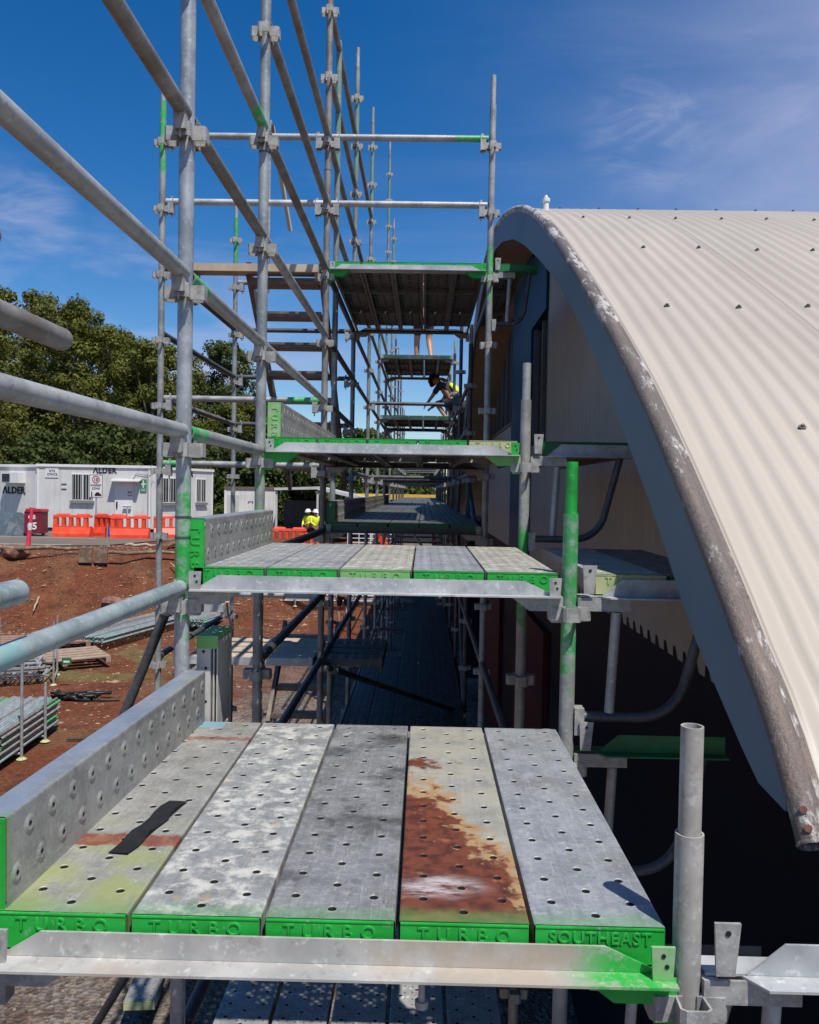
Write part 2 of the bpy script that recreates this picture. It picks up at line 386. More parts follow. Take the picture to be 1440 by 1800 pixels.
# ------------------------------------------------------------------ deck plank finishes
def plankmat(name, c1, c2, white=None, wamt=0., dark=0., tint=None, rust=None, metal=.22, rough=.50, green_end=.06, seed=0., extra=None):
    t = NT(name, rough, metal); co = t.co(); x, y, z = t.sep(co)[:3]
    off = (seed, seed*2, 0)
    a = t.noise(11, 6, off=off, rough=.6); b = t.noise(60, 4, off=off); c = t.noise(17, 8, off=off, rough=.72, dist=.15)
    col = t.mix(t.ramp(a, .3, .7), c1, c2)
    col = t.mix(t.math('MULTIPLY', t.ramp(b, .5, .8), .35), col, (.55,.55,.55))
    st = t.noise(18, 5, stretch=(4, .25, 1), off=off)       # drag marks along the plank
    col = t.mix(t.math('MULTIPLY', t.ramp(st, .5, .75), .25), col, tuple(v*.5 for v in c1))
    sp = t.noise(95, 5, off=off, rough=.8); col = t.mix(t.math('MULTIPLY', t.ramp(sp, .52, .66), .5), col, tuple(v*.42 for v in c1))
    mo = t.noise(34, 6, off=(seed*3, 1, 0), rough=.7); col = t.mix(t.math('MULTIPLY', t.ramp(mo, .52, .70), .42), col, (.50,.49,.46))
    di = t.noise(4.5, 7, off=(seed, 7, 0), rough=.7); col = t.mix(t.math('MULTIPLY', t.ramp(di, .5, .68), .45), col, (.13,.12,.105))
    for (sx_, sy_, of_) in ((9, .35, 1.), (2.2, 5.5, 6.)):
        sc_ = t.noise(9, 3, stretch=(sx_, sy_, 1), off=(seed+of_, of_, 0), rough=.5, dist=.4); col = t.mix(t.math('MULTIPLY', t.math('SUBTRACT', 1., t.ramp(t.math('ABSOLUTE', t.math('SUBTRACT', sc_, .58)), .004, .014)), .35), col, (.50,.49,.47))
    me = None
    if dark:
        d = t.noise(6, 6, off=(seed+3, 1, 0), rough=.65)
        col = t.mix(t.math('MULTIPLY', t.ramp(d, .48, .66), dark), col, (.045,.043,.042))
    if white:
        w = t.ramp(c, .58-wamt*.2, .70-wamt*.14); col = t.mix(t.math('MULTIPLY', w, .85), col, white); me = w
    if tint:                                                # yellow-green overspray near the front end
        (tc, y0, y1, k) = tint
        g = t.math('MULTIPLY', t.math('SUBTRACT', 1., t.ramp(y, y0, y1)), t.math('MULTIPLY', t.ramp(t.noise(8, 5, off=(seed+9, 4, 0)), .35, .62), k))
        col = t.mix(g, col, tc)
    if rust == 'patch':
        n = t.noise(5, 6, off=(3.1, 4.4, 0), rough=.62, dist=.4); n2 = t.noise(28, 5, rough=.6)
        q = t.math('ADD', t.math('MULTIPLY', t.math('SUBTRACT', n, .5), .55), t.math('MULTIPLY', t.math('SUBTRACT', n2, .5), .25))
        e = t.math('MULTIPLY', x, -2.4); e = t.math('ADD', e, t.math('SUBTRACT', .40, y)); e = t.math('ADD', e, t.math('MULTIPLY', q, 1.9))
        m1 = t.ramp(e, -.02, .07)
        e2 = t.math('ADD', t.math('SUBTRACT', .05, t.math('ABSOLUTE', t.math('SUBTRACT', y, .84))), t.math('MULTIPLY', x, -.8)); e2 = t.math('ADD', e2, t.math('MULTIPLY_ADD', q, .9, -.05))
        m2 = t.ramp(e2, -.01, .06)
        col = t.mix(t.math('MULTIPLY', t.ramp(t.math('ADD', e, .11), -.02, .09), .85), col, (.46,.27,.11))
        rc = t.mix(t.ramp(n2, .35, .62), (.065,.019,.011), (.155,.043,.021)); rc = t.mix(t.ramp(t.noise(20, 5), .60, .74), rc, (.32,.13,.05))
        mm = t.math('MAXIMUM', m1, m2); col = t.mix(mm, col, rc)
        # worn bare spot
        wy = t.math('MULTIPLY', t.math('SUBTRACT', y, .13), 20.); wx = t.math('MULTIPLY', t.math('ADD', x, .045), 11.)
        w = t.math('SQRT', t.math('ADD', t.math('MULTIPLY', wy, wy), t.math('MULTIPLY', wx, wx)))
        w = t.math('SUBTRACT', 1., t.ramp(t.math('ADD', w, t.math('MULTIPLY', t.math('SUBTRACT', t.noise(14, 5), .5), 1.4)), .2, 1.25))
        w = t.math('MULTIPLY', w, t.ramp(t.noise(22, 7, rough=.7, stretch=(.6, 2, 1)), .36, .6)); col = t.mix(t.math('MULTIPLY', w, .8), col, (.52,.49,.50)); me = mm
    if rust == 'bands':
        n = t.noise(26, 6, rough=.7); me = None
        for (yc, hw, s) in ((.30, .032, .9), (1.02, .018, .75)):
            d = t.math('ABSOLUTE', t.math('SUBTRACT', y, yc)); d = t.math('ADD', d, t.math('MULTIPLY', t.math('SUBTRACT', n, .5), .05))
            m = t.math('MULTIPLY', t.math('SUBTRACT', 1., t.ramp(d, hw*.7, hw*1.05)), s)
            col = t.mix(m, col, t.mix(t.ramp(n, .4, .6), (.20,.055,.03), (.30,.12,.07)))
        w = t.ramp(t.noise(30, 4, off=(5, 5, 0)), .66, .72); col = t.mix(t.math('MULTIPLY', w, .7), col, (.55,.55,.54))
        bb = t.math('MULTIPLY', t.ramp(y, 1.12, 1.14), t.math('SUBTRACT', 1., t.ramp(t.math('ABSOLUTE', t.math('ADD', x, .045)), .045, .055)))
        col = t.mix(t.math('MULTIPLY', bb, .8), col, (.20,.38,.50))
    if extra: col = extra(t, col, x, y)
    if green_end:
        g = t.math('SUBTRACT', 1., t.ramp(t.math('ADD', y, t.math('MULTIPLY', t.math('SUBTRACT', c, .5), .06)), green_end*.2, green_end))
        col = t.mix(t.math('MULTIPLY', g, .38), col, (.10,.32,.09))
    if me is not None: t.put(t.b.inputs['Metallic'], t.math('MULTIPLY', t.math('SUBTRACT', 1., me), metal))
    t.bump(t.math('ADD', t.math('MULTIPLY', b, .5), a), .10, .004)
    return t.done(col, t.math('MULTIPLY_ADD', c, .3, rough-.12))
def orange(t, col, x, y):
    n = t.noise(9, 5, off=(7.7, 2.2, 0), rough=.6); n3 = t.noise(16, 5, off=(1.7, 9.2, 0), rough=.6)
    col = t.mix(t.math('MULTIPLY', t.ramp(n, .62, .68), .7), col, (.50,.30,.10))
    return t.mix(t.math('MULTIPLY', t.ramp(n3, .63, .70), .5), col, (.36,.36,.30))
def sky_tinted_top(t, col, x, y):  # sky reflection painted on the upper edge, with hints of blue paint
    n = t.ramp(t.noise(12, 5, stretch=(1, .2, 1), off=(2, 5, 0)), .35, .6)
    return t.mix(t.math('MULTIPLY', t.math('SUBTRACT', 1., t.ramp(x, -.1138, -.1125)), t.math('MULTIPLY_ADD', n, .6, .08)), col, (.22,.28,.38))
M['pk1'] = plankmat('plank_yellow_tint', (.23,.23,.215), (.34,.335,.31), tint=((.32,.36,.12), .14, .5, .75), rust='bands', seed=1.3)
M['pk2'] = plankmat('plank_white_splotched', (.22,.23,.23), (.32,.33,.33), white=(.50,.485,.44), wamt=.62, extra=orange, seed=4.1)
M['pk3'] = plankmat('plank_dark_grey', (.175,.18,.185), (.26,.265,.27), dark=.75, seed=2.4, white=(.5,.5,.48), wamt=-.25)
M['pk4'] = plankmat('plank_rusty', (.30,.30,.275), (.41,.40,.35), rust='patch', metal=.3, seed=6.6, tint=((.47,.44,.33), 2., 2.1, .45))
M['pk5'] = plankmat('plank_blue_grey', (.22,.24,.265), (.32,.34,.36), white=(.5,.5,.52), wamt=-.12, seed=8.2)
M['pk6'] = plankmat('plank_grey', (.24,.25,.26), (.36,.365,.36), white=(.55,.54,.50), wamt=.05, seed=3.2)
M['pk7'] = plankmat('plank_cream', (.33,.32,.28), (.44,.42,.35), white=(.58,.55,.47), wamt=.3, seed=5.2, metal=.25)
M['pk8'] = plankmat('plank_brown_shade_dark', (.10,.095,.085), (.17,.16,.14), dark=.4, seed=9.2)  # brownish plank colour, darkened to carry the shade under the decks
M['toe'] = plankmat('toe_board_grey', (.25,.255,.25), (.36,.36,.34), dark=.25, seed=11.2, metal=.35, green_end=.03, extra=sky_tinted_top)
# ------------------------------------------------------------------ standards
ordn = ['first','second','third','fourth','fifth','sixth','seventh','eighth','ninth','tenth','eleventh','twelfth']
standard(XL, Y0L, 2.9, GZ, 'outer standard just outside the left edge beside the camera', 'galv_teal')
standard(XL, Y1, 3.3, GZ, 'thick pale outer standard with a bright green band, nearest one left of the decks', 'std_a', zj=(-.165, -.10))
standard(XL, Y2, 3.5, GZ, 'outer standard with brown and pale green patches, second from the left front', 'std_g', zj=(.62, 1.55))
standard(XL, Y3, 4.6, GZ, 'brownish outer standard at the top left corner of the high deck', 'galv_b', zj=(2.4,))
standard(XR, Y0, -.395, GZ, 'short open standard with a bare grey spigot at the near deck\'s right corner', 'galv_w', spig=.185)
M['std_gr'] = galv('standard_bright_green', (.24,.25,.25), (.36,.37,.36), .35, .45, green=(.04,.30,.08), gat=(.868, 1.2))
for o_ in standard(XR, Y1, .10, GZ, 'bright green topped short standard right of the second deck', 'std_gr', spig=.165).children:
    if o_.name.startswith('spigot'): o_.data = tube_mesh(.215, .0192, 'green')
M['std_g2'] = galv('standard_green_mid', (.26,.255,.245), (.38,.375,.36), .35, .45, green=(.03,.32,.06), gat=(.77, .87))
standard(XR, Y2, .60, GZ, 'pale grey short standard with green lower band right of the third deck', 'std_g2', spig=.17)
M['std_g3'] = galv('standard_green_collar', (.22,.24,.25), (.36,.38,.39), .4, .45, green=(.015,.42,.06), gat=(.805, .845))
standard(XR, Y3, 3.12, GZ, 'tall inner standard in front of the arch top with a green collar', 'std_g3', spig=.22)
standard(XL, Y3+.66, 3.72, GZ, 'slim pale standard with a capped top just behind the high deck\'s left corner', 'std_far', spig=.02, levels=())
tops = [4.6, 5.1, 3.4, 6.7, 6.0, 4.0, 4.0, 4.2, 3.0, 3.0]
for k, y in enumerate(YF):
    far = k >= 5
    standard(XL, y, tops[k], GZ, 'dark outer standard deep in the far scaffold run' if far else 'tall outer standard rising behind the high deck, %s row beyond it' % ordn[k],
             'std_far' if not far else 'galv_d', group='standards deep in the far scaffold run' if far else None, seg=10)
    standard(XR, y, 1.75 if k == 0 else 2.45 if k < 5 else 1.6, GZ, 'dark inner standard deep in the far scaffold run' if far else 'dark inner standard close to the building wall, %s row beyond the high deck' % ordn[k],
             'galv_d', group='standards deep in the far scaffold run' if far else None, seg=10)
standard(XS, Y3, 3.02, GZ, 'leftmost thin standard with a green top, outside the stair bay', 'std_t', spig=.12, seg=14)
M['std_s2'] = galv('standard_green_top_b', (.20,.22,.23), (.32,.34,.35), .4, .45, green=(.03,.36,.10), gat=(.925, 1.1))
standard(XS, YF[0], 2.95, GZ, 'thin standard with a green top at the back of the stair bay', 'std_s2', spig=.12, seg=14)
# ------------------------------------------------------------------ ledgers along the run
lv = {-5:'lowest', -4:'very low', -3:'low', -2:'second low', -1:'below deck', 0:'knee', 1:'first', 2:'second', 3:'third', 4:'fourth', 5:'fifth', 6:'sixth', 7:'seventh', 8:'eighth'}
mats = ['galv_b', 'galv_b', 'galv', 'galv_b', 'led_g']
def lbl(n, where): return '%s level ledger %s' % (lv[n], where)
for n, m, l in ((3,'galv_b','steep brown handrail tube reaching the nearest left standard from the frame top'), (2,'galv','thick pale tube sloping down from the left frame edge'),
             (1,'galv','thick near-level tube entering left above the site sheds'), (0,'galv_teal','teal tinted tube crossing the red earth at lower left')):
    ledger((XL, Y0L, V(n)), (XL, Y1, V(n)), l, m, n=20)
for n, m in ((4,'led_g'), (3,'galv_b'), (2,'led_g0'), (1,'led_g0'), (-2,'galv_d'), (-3,'galv_d')):
    ledger((XL, Y1, V(n)), (XL, Y2, V(n)), lbl(n, 'between the two nearest left standards'), m)
for n, m in ((6,'galv_b'), (5,'galv_b'), (4,'galv_b'), (3,'galv'), (2,'galv'), (0,'galv_d'), (-1,'galv_d'), (-2,'galv_d'), (-4,'galv_d')):
    ledger((XL, Y2, V(n)), (XL, Y3, V(n)), lbl(n, 'in the long bay before the high deck'), m)
for n in (8, 7, 6, 5, 4, 3, 2, 0, -1, -2, -4):
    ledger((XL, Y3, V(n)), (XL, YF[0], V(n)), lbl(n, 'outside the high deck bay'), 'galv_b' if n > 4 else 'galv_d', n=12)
for k in range(9):
    for n in ((8, 6, 5, 4, 3, 1, 0, -2, -4) if k < 4 else (5, 4, 2, 0, -2)):
        if V(n) > min(tops[k], tops[k+1])-.2: continue
        ledger((XL, YF[k], V(n)), (XL, YF[k+1], V(n)), lbl(n, 'on the outer side, %s bay beyond the high deck' % ordn[k]) if k < 4 else 'dark ledger tube deep inside the far scaffold run',
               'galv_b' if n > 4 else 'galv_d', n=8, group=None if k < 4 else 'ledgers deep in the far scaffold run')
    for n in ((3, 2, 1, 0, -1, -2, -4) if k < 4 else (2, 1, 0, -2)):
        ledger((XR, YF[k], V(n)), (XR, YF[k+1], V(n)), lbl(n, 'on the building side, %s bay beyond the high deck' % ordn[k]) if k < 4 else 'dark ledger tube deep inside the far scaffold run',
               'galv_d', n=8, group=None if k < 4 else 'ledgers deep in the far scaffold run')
for n in (0, -2): ledger((XR, Y3, V(n)), (XR, YF[0], V(n)), lbl(n, 'on the building side below the high deck'), 'galv_d', n=12)
for n in (-2,): ledger((XR, Y2, V(n)), (XR, Y3, V(n)), lbl(n, 'on the building side of the long bay'), 'galv_d', n=12)
# across the run
ledger((XL, Y3, V(6)), (XR, Y3, V(6)), 'upper of two rails crossing the sky above the high deck, green at its right end', 'led_g')
ledger((XL, Y3, V(5)), (XR, Y3, V(5)), 'lower of two rails crossing the sky above the high deck', 'galv')
ledger((XS, Y3, V(6)), (XL, Y3, V(6)), 'upper rail across the stair bay, left of the high deck', 'galv')
ledger((XS, Y3, V(5)), (XL, Y3, V(5)), 'middle rail across the stair bay, left of the high deck', 'galv_l')
ledger((XS, Y3, V(2)), (XL, Y3, V(2)), 'pale rail with dark green patches crossing the stair bay before the trees', 'led_g')
ledger((XS, Y3, V(1)), (XL, Y3, V(1)), 'rail with green ends crossing just above the site sheds', 'led_g0')
ledger((XS, Y3, V(-1)), (XL, Y3, V(-1)), 'sunlit rail under the second deck\'s left half', 'galv_l')
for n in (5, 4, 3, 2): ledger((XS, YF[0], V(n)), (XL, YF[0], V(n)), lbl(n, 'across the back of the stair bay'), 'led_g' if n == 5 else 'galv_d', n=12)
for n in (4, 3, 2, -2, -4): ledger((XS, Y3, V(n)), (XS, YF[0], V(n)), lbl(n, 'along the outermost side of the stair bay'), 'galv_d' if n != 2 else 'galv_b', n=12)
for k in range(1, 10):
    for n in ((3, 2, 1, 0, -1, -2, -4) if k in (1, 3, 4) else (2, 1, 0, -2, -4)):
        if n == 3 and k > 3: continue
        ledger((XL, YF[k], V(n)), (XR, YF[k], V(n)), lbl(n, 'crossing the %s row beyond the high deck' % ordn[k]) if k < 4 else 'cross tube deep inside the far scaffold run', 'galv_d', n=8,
               group=None if k < 4 else 'cross tubes deep in the far scaffold run')
# stub tubes ending beside the camera
for x, z, y1, lab in ((XL, V(1)+.185, 1.74, 'thick tube end poking in at the left edge below the trees'), (XL+.002, V(0)+.17, 1.55, 'rounded tube end at the left edge over the red earth'), (XL-.03, V(1)+.33, 1.50, 'brown tube tip just showing at the left edge in the tree tops')):
    t = thing('scaffold_tube', (x, -.6, z), lab, 'scaffold tube')
    tube('tube', (0,0,0), (0, y1+.6, 0), 'galv_b' if z > 0 else 'galv_teal', t, TR, 20)
    put('tube_end_cap', MB().path([(0, y1+.598, 0), (0, y1+.606, 0), (0, y1+.612, 0)], [TR, TR*.93, TR*.6], 20).mesh('end', 'galv_b'), t)
# raker tube and low braces
def brace(p0, p1, label, mat='galv_d', n=12, r=TR):
    t = thing('brace_tube', p0, label, 'scaffold brace')
    tube('tube', (0,0,0), Vector(p1)-Vector(p0), mat, t, r, n)
    d = (Vector(p1)-Vector(p0)).normalized()
    for q in (.10, (Vector(p1)-Vector(p0)).length-.10): put('swivel_coupler', MB().cyl(d*(q-.03), d*(q+.03), r+.009, 10).mesh('coupler', 'cast'), t)
    return t
brace((-1.20, 4.0, -.50), (-1.95, 4.0, -2.4), 'dark slanting raker tube over the red earth left of the decks')
brace((XL+.05, Y3, V(-2)), (XR, YF[0], V(-4)), 'dark diagonal brace in the shaded bay under the high deck')
brace((XR, YF[1], V(0)), (XR, YF[0], V(-4)), 'dark diagonal brace along the wall side of the lower run')
brace((XR+.03, YF[2], V(4)), (XR+.03, Y3+.1, V(-1)), 'long dark diagonal brace on the building side of the upper run')
brace((-.45, 16.2, -.5), (.0, 16.2, -1.1), 'thin pale diagonal brace deep in the shaded lower run', 'galv')
# ------------------------------------------------------------------ decks
M['pkw'] = plankmat('plank_walkway_shade', (.05,.052,.055), (.09,.09,.088), dark=.4, seed=14.2, green_end=0)  # plank copy darkened in colour for the shadow of the decks above
WX = [-.148+.2348*i for i in range(5)]                      # plank centre lines relative to the run
PX = [XL+.148+.2348*i for i in range(5)]
names1 = [('pk1','leftmost near plank with black tape, yellow-green stain and rust bands'), ('pk2','near plank covered in white and orange splotches'),
          ('pk3','dark grey middle near plank'), ('pk4','near plank with a large rust patch'), ('pk5','blue-grey near plank at the right edge with a standard\'s shadow')]
for (m, l), x, tx in zip(names1, PX, ['TURBO']*4+['SOUTHEAST']):
    plank(x, Y0+.006, D(-1), 1.195, l, m, 'green', n=16, txt=tx)
t = PX[0]; tape = MB()
pts = []
for i in range(9): pts.append((.004*math.sin(i*1.7), i*.036, .0012+.0012*(i % 2)))
for i in range(8):
    (xa, ya, za), (xb, yb, zb) = pts[i], pts[i+1]; tape.add([(xa-.021, ya, za), (xa+.021+.002*(i % 3), ya, za+.001), (xb+.021+.002*((i+1) % 3), yb, zb+.001), (xb-.021, yb, zb)], [(0,1,2,3)])
tape.add([(p[0]-.021, p[1], .0002) for p in (pts[0], pts[-1])]+[(p[0]+.021, p[1], .0002) for p in (pts[-1], pts[0])], [(0,1,2,3)])
tag(put('black_tape', tape.mesh('tape', 'black'), None, (PX[0]+.012, Y0+.235, D(-1)+.002), Euler((0,0,-.12))), 'strip of crumpled black tape stuck on the leftmost near plank', 'tape')
plank(XL+.045, Y0+.012, D(-1)+.049, 1.19, 'long grey toe board with dimples beside the near deck', 'toe', 'green', n=16, txt='TURBO', edge=True, skew=-.030)
put2 = [('pk6','leftmost plank of the second deck'), ('pk6','second plank from the left on the second deck'), ('pk7','cream coloured middle plank of the second deck'),
        ('pk5','bluish fourth plank of the second deck'), ('pk7','right edge plank of the second deck with a rust spot')]
for i, ((m, l), x) in enumerate(zip(put2, PX)):
    plank(x, Y1+.006, D(0), 1.21, l, m, 'green' if i != 2 else 'green_l', n=12, txt='TURBO')
plank(XL+.070, Y1+.006, D(0)+.040, 1.20, 'toe board with a bright green end on the second deck', 'toe', 'green', n=12, txt='TURBO', edge=True)
for i, x in enumerate(PX):
    plank(x, Y2+.006, D(1), 2.42, ['leftmost','second from left','middle','fourth from left','rightmost cream ended'][i]+' plank of the third deck', ['pk6','pk8','pk6','pk8','pk7'][i], 'green' if i != 4 else 'cream_p', n=8, txt='TURBO')
plank(XL+.093, Y2+.02, D(1)+.051, 2.42, 'toe board with a tall green end on the third deck', 'toe', 'green_l', n=8, txt='TURBO', edge=True)
for i, x in enumerate(PX):
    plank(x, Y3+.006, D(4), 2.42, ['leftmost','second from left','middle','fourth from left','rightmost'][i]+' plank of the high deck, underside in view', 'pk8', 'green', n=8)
transom(XL, XR, Y0, D(-1), 'wide galvanised transom across the bottom of the photo, green at both ends', mat='tr_green', endm=('cast', 'green'), lugm='green_l')
transom(XL, XR, Y1, D(0), 'bright galvanised transom under the second deck\'s front edge')
transom(XL, XR, Y2, D(1), 'transom under the third deck\'s front edge with green right end', endm=('green', 'green_l'), lugm='green')
transom(XL, XR, Y3, D(4), 'transom under the high deck\'s front edge with green right end', endm=('green', 'green'), lugm='green')
transom(XL, XR, Y1-.005, D(-1), 'transom carrying the back of the near deck', side=1)
transom(XL, XR, Y2-.005, D(0), 'transom carrying the back of the second deck', side=1, mat='galv_d')
transom(XL, XR, Y3-.005, D(1), 'transom carrying the back of the third deck', side=1, mat='galv_d')
transom(XL, XR, YF[0]-.005, D(4), 'transom carrying the back of the high deck', side=1, mat='galv_d')
# overspray on the near transom ends
t = thing('board_offcut', (XL+.033, Y1+.06, -.80), 'upright perforated board offcut with pale green top behind the near toe board', 'board offcut')
b = MB(); b.box(0, .045, 0, .004, 0, .30); b.box(.041, .045, .0045, .20, 0, .30); b.box(.052, .056, .006, .20, 0, .298); b.box(.064, .068, .006, .20, 0, .296); b.box(0, .004, .0045, .20, 0, .30); b.box(.004, .068, .2005, .204, 0, .298)
for q in range(5): b.cyl((.022+.008*(q % 2), -.0006, .04+.055*q), (.022+.008*(q % 2), .0, .04+.055*q), .0055, 8, 1)
put('ribbed_body', b.mesh('body', ['shed_w', 'black']), t); put('green_top', MB().box(-.001, .070, -.001, .205, .3005, .312).box(-.001, .070, -.003, -.0012, .27, .312).mesh('top', 'green_l'), t)
# hop-up brackets and their boards
hop_bracket(Y0, D(-1), 'pale bracket jutting right from the near standard at the bottom corner', lip='galv_l', arm='galv', strut='galv_l')
hop_bracket(Y1, D(0), 'bracket with curved dark tube right of the second deck')
hop_bracket(Y2, D(1), 'bracket with green front and curved tube right of the third deck')
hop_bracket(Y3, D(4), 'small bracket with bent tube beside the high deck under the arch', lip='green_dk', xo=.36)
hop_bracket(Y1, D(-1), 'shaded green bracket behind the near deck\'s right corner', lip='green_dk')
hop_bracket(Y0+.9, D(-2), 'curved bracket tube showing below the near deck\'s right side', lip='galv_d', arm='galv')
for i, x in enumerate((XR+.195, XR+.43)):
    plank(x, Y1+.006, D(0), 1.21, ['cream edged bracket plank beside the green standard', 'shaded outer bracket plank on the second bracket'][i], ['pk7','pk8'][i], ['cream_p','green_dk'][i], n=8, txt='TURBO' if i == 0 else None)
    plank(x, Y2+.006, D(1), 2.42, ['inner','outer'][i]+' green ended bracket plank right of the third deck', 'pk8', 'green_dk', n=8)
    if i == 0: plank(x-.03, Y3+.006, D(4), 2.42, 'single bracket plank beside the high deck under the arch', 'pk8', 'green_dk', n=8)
# long walkway in the shade at second deck level and the low decks
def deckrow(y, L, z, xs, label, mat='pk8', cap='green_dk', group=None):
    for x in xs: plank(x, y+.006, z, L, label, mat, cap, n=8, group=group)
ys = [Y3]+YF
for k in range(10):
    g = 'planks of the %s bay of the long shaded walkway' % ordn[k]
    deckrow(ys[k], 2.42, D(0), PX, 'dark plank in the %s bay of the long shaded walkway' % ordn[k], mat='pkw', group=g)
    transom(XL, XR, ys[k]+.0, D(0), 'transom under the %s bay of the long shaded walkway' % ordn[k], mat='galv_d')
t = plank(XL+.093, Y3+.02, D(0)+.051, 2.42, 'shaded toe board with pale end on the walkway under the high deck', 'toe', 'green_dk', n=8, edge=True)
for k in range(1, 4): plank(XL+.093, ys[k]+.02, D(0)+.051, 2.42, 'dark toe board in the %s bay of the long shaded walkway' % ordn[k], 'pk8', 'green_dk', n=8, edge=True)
# high decks further on
for (k, n, w) in ((2, 5, 'uppermost distant deck where bare legs stand'), (2, 3, 'lower distant deck where the bending worker stands')):
    deckrow(YF[k], 2.42, D(n), PX, 'plank of the '+w, 'pk8', 'green_dk', group='planks of the '+w)
    transom(XL, XR, YF[k], D(n), 'front transom of the '+w, mat='galv_d'); transom(XL, XR, YF[k+1]-.005, D(n), 'back transom of the '+w, side=1, mat='galv_d')
LX = [-.846+.12+.245*i for i in range(5)]
M['pkn'] = plankmat('plank_lower_run_shade', (.012,.016,.026), (.022,.028,.04), seed=12.2, green_end=0)  # shade of the lower run is put into this near-black plank colour
M['pkl'] = plankmat('plank_lower', (.26,.27,.27), (.38,.38,.36), white=(.6,.6,.57), wamt=.1, seed=13.2, green_end=0)
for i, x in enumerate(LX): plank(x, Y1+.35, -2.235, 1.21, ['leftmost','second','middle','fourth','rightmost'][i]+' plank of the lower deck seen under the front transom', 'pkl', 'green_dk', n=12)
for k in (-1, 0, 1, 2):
    deckrow(ys[k+1], 2.42, D(-4), PX if k < 1 else PX[2:], 'shade-coloured dark plank of the lower run, %s bay' % ordn[k+1], 'pkn', 'green_dk', group='planks of the lower run, %s bay' % ordn[k+1])
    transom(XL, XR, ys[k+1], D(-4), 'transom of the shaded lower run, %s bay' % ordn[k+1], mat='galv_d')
# ------------------------------------------------------------------ stair bay
def stair_flight(x0, x1, ya, za, rise, run, nt, label, dirn=1, mat='dark', post=False):
    """treads descend away from the camera"""
    t = thing('stair_flight', (x0, ya, za), label, 'scaffold stair')
    w = x1-x0; ye, ze = dirn*run*nt, -rise*nt
    for x, nm in ((0, 'stringer'), (w, 'stringer')):
        put(nm, MB().obox((x, -dirn*.05, .10), (x, ye, ze), .035, .11, (0,0,1)).mesh('stringer', mat), t)
    for i in range(nt):
        b = MB(); b.box(.02, w-.02, dirn*run*i-.09, dirn*run*i+.09, -rise*i-.045, -rise*i-.012)
        b.box(.02, w-.02, dirn*run*i-.09, dirn*run*i-.085, -rise*i-.012, -rise*i+.002)
        put('tread', b.mesh('tread', mat), t)
    return t
M['tread'] = paint('weathered_brown_steel', (.13,.105,.085), (.22,.185,.15), 9., .5, .2)
stair_flight(-1.40, -.83, Y3+.22, D(4)-.10, .2, .27, 8, 'open stair flight seen against the sky left of the high deck', mat='tread')
stair_flight(-1.40, -.86, YF[0]-.3, D(-2)-.25, .2, .24, 6, 'lower stair flight seen through the gap under the second deck', dirn=-1, mat='tread')
t = thing('stair_guard_frame', (-1.42, 7.35, D(4)), 'tall pale stair guard frame with teal top against the sky', 'guard rail')
M['guard'] = galv('guard_teal_top', (.30,.33,.36), (.42,.45,.47), .3, .45, green=(.06,.26,.28), gat=(.78, .97))
M['cream_s'] = paint('cream_and_red_bar', (.52,.47,.34), (.45,.40,.30), 10., amt=(.3,.7))
put('post', MB().box(-.022, .022, -.01, .01, 0, 1.48).mesh('post', 'guard'), t)
put('post_head', MB().box(-.026, .026, -.012, .012, 1.48, 1.505).mesh('head', 'galv_l'), t)
put('slanted_bar', MB().obox((.03, 0, 1.46), (.16, .25, .62), .035, .02).mesh('bar', 'cream_s'), t)
put('red_patch', MB().obox((.03, -.013, 1.46), (.062, .051, 1.24), .036, .006).mesh('red', paint('dull_red', (.28,.06,.05), (.35,.2,.16))), t)
# stair landings
def landing(x0, x1, y, z, L, n, label, mat='galv_l', pm='wood'):
    t = thing('landing_platform', (x0, y, z), label, 'scaffold landing')
    w = (x1-x0)/n
    for i in range(n): put('board', MB().box(w*i+.004, w*(i+1)-.004, 0, L, -.032, 0).mesh('board', pm), t)
    put('frame', MB().box(0, x1-x0, -.03, -.004, -.085, .0).box(0, x1-x0, L+.004, L+.03, -.085, 0).mesh('frame', mat), t)
    return t
M['pkn2'] = paint('landing_board_shade', (.06,.06,.058), (.11,.105,.10), 9., .6)  # board colour lowered to imitate the shade on this landing
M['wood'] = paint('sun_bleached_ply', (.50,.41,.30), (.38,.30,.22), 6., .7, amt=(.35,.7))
def landing_rows(x0, x1, y, z, rows, d, label, mat='galv_l', pm='wood'):
    t = thing('landing_platform', (x0, y, z), label, 'scaffold landing')
    for i in range(rows): put('board', MB().box(0, x1-x0, d*i+.02, d*(i+1)-.02, -.035, 0).mesh('board', pm), t)
    put('frame', MB().box(0, x1-x0, -.025, 0, -.055, .002).box(0, .03, 0.0005, d*rows, -.1, -.036).box(x1-x0-.03, x1-x0, 0.0005, d*rows, -.1, -.036).mesh('frame', mat), t)
    return t
landing_rows(-1.82, -.83, Y3+.02, D(4)-.03, 1, .22, 'brown edged platform at the head of the upper stair', 'wood', 'wood')
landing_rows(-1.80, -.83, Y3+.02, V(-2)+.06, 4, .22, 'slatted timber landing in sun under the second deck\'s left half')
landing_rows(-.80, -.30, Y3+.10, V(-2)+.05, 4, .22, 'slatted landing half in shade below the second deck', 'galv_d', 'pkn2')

landing_rows(-1.95, -1.50, Y3-.05, V(-1)-.02, 1, .20, 'single pale timber board below the sunlit rail')
# small hanging bolt under the near transom
tag(put('hanging_bolt', MB().cyl((0,0,0), (0,0,-.05), .006, 10).cyl((0,0,-.05), (0,0,-.062), .012, 6).mesh('bolt', 'galv_l'), None, (.012, Y0-.02, D(-1)-.0735)), 'short bolt hanging under the front transom', 'bolt')
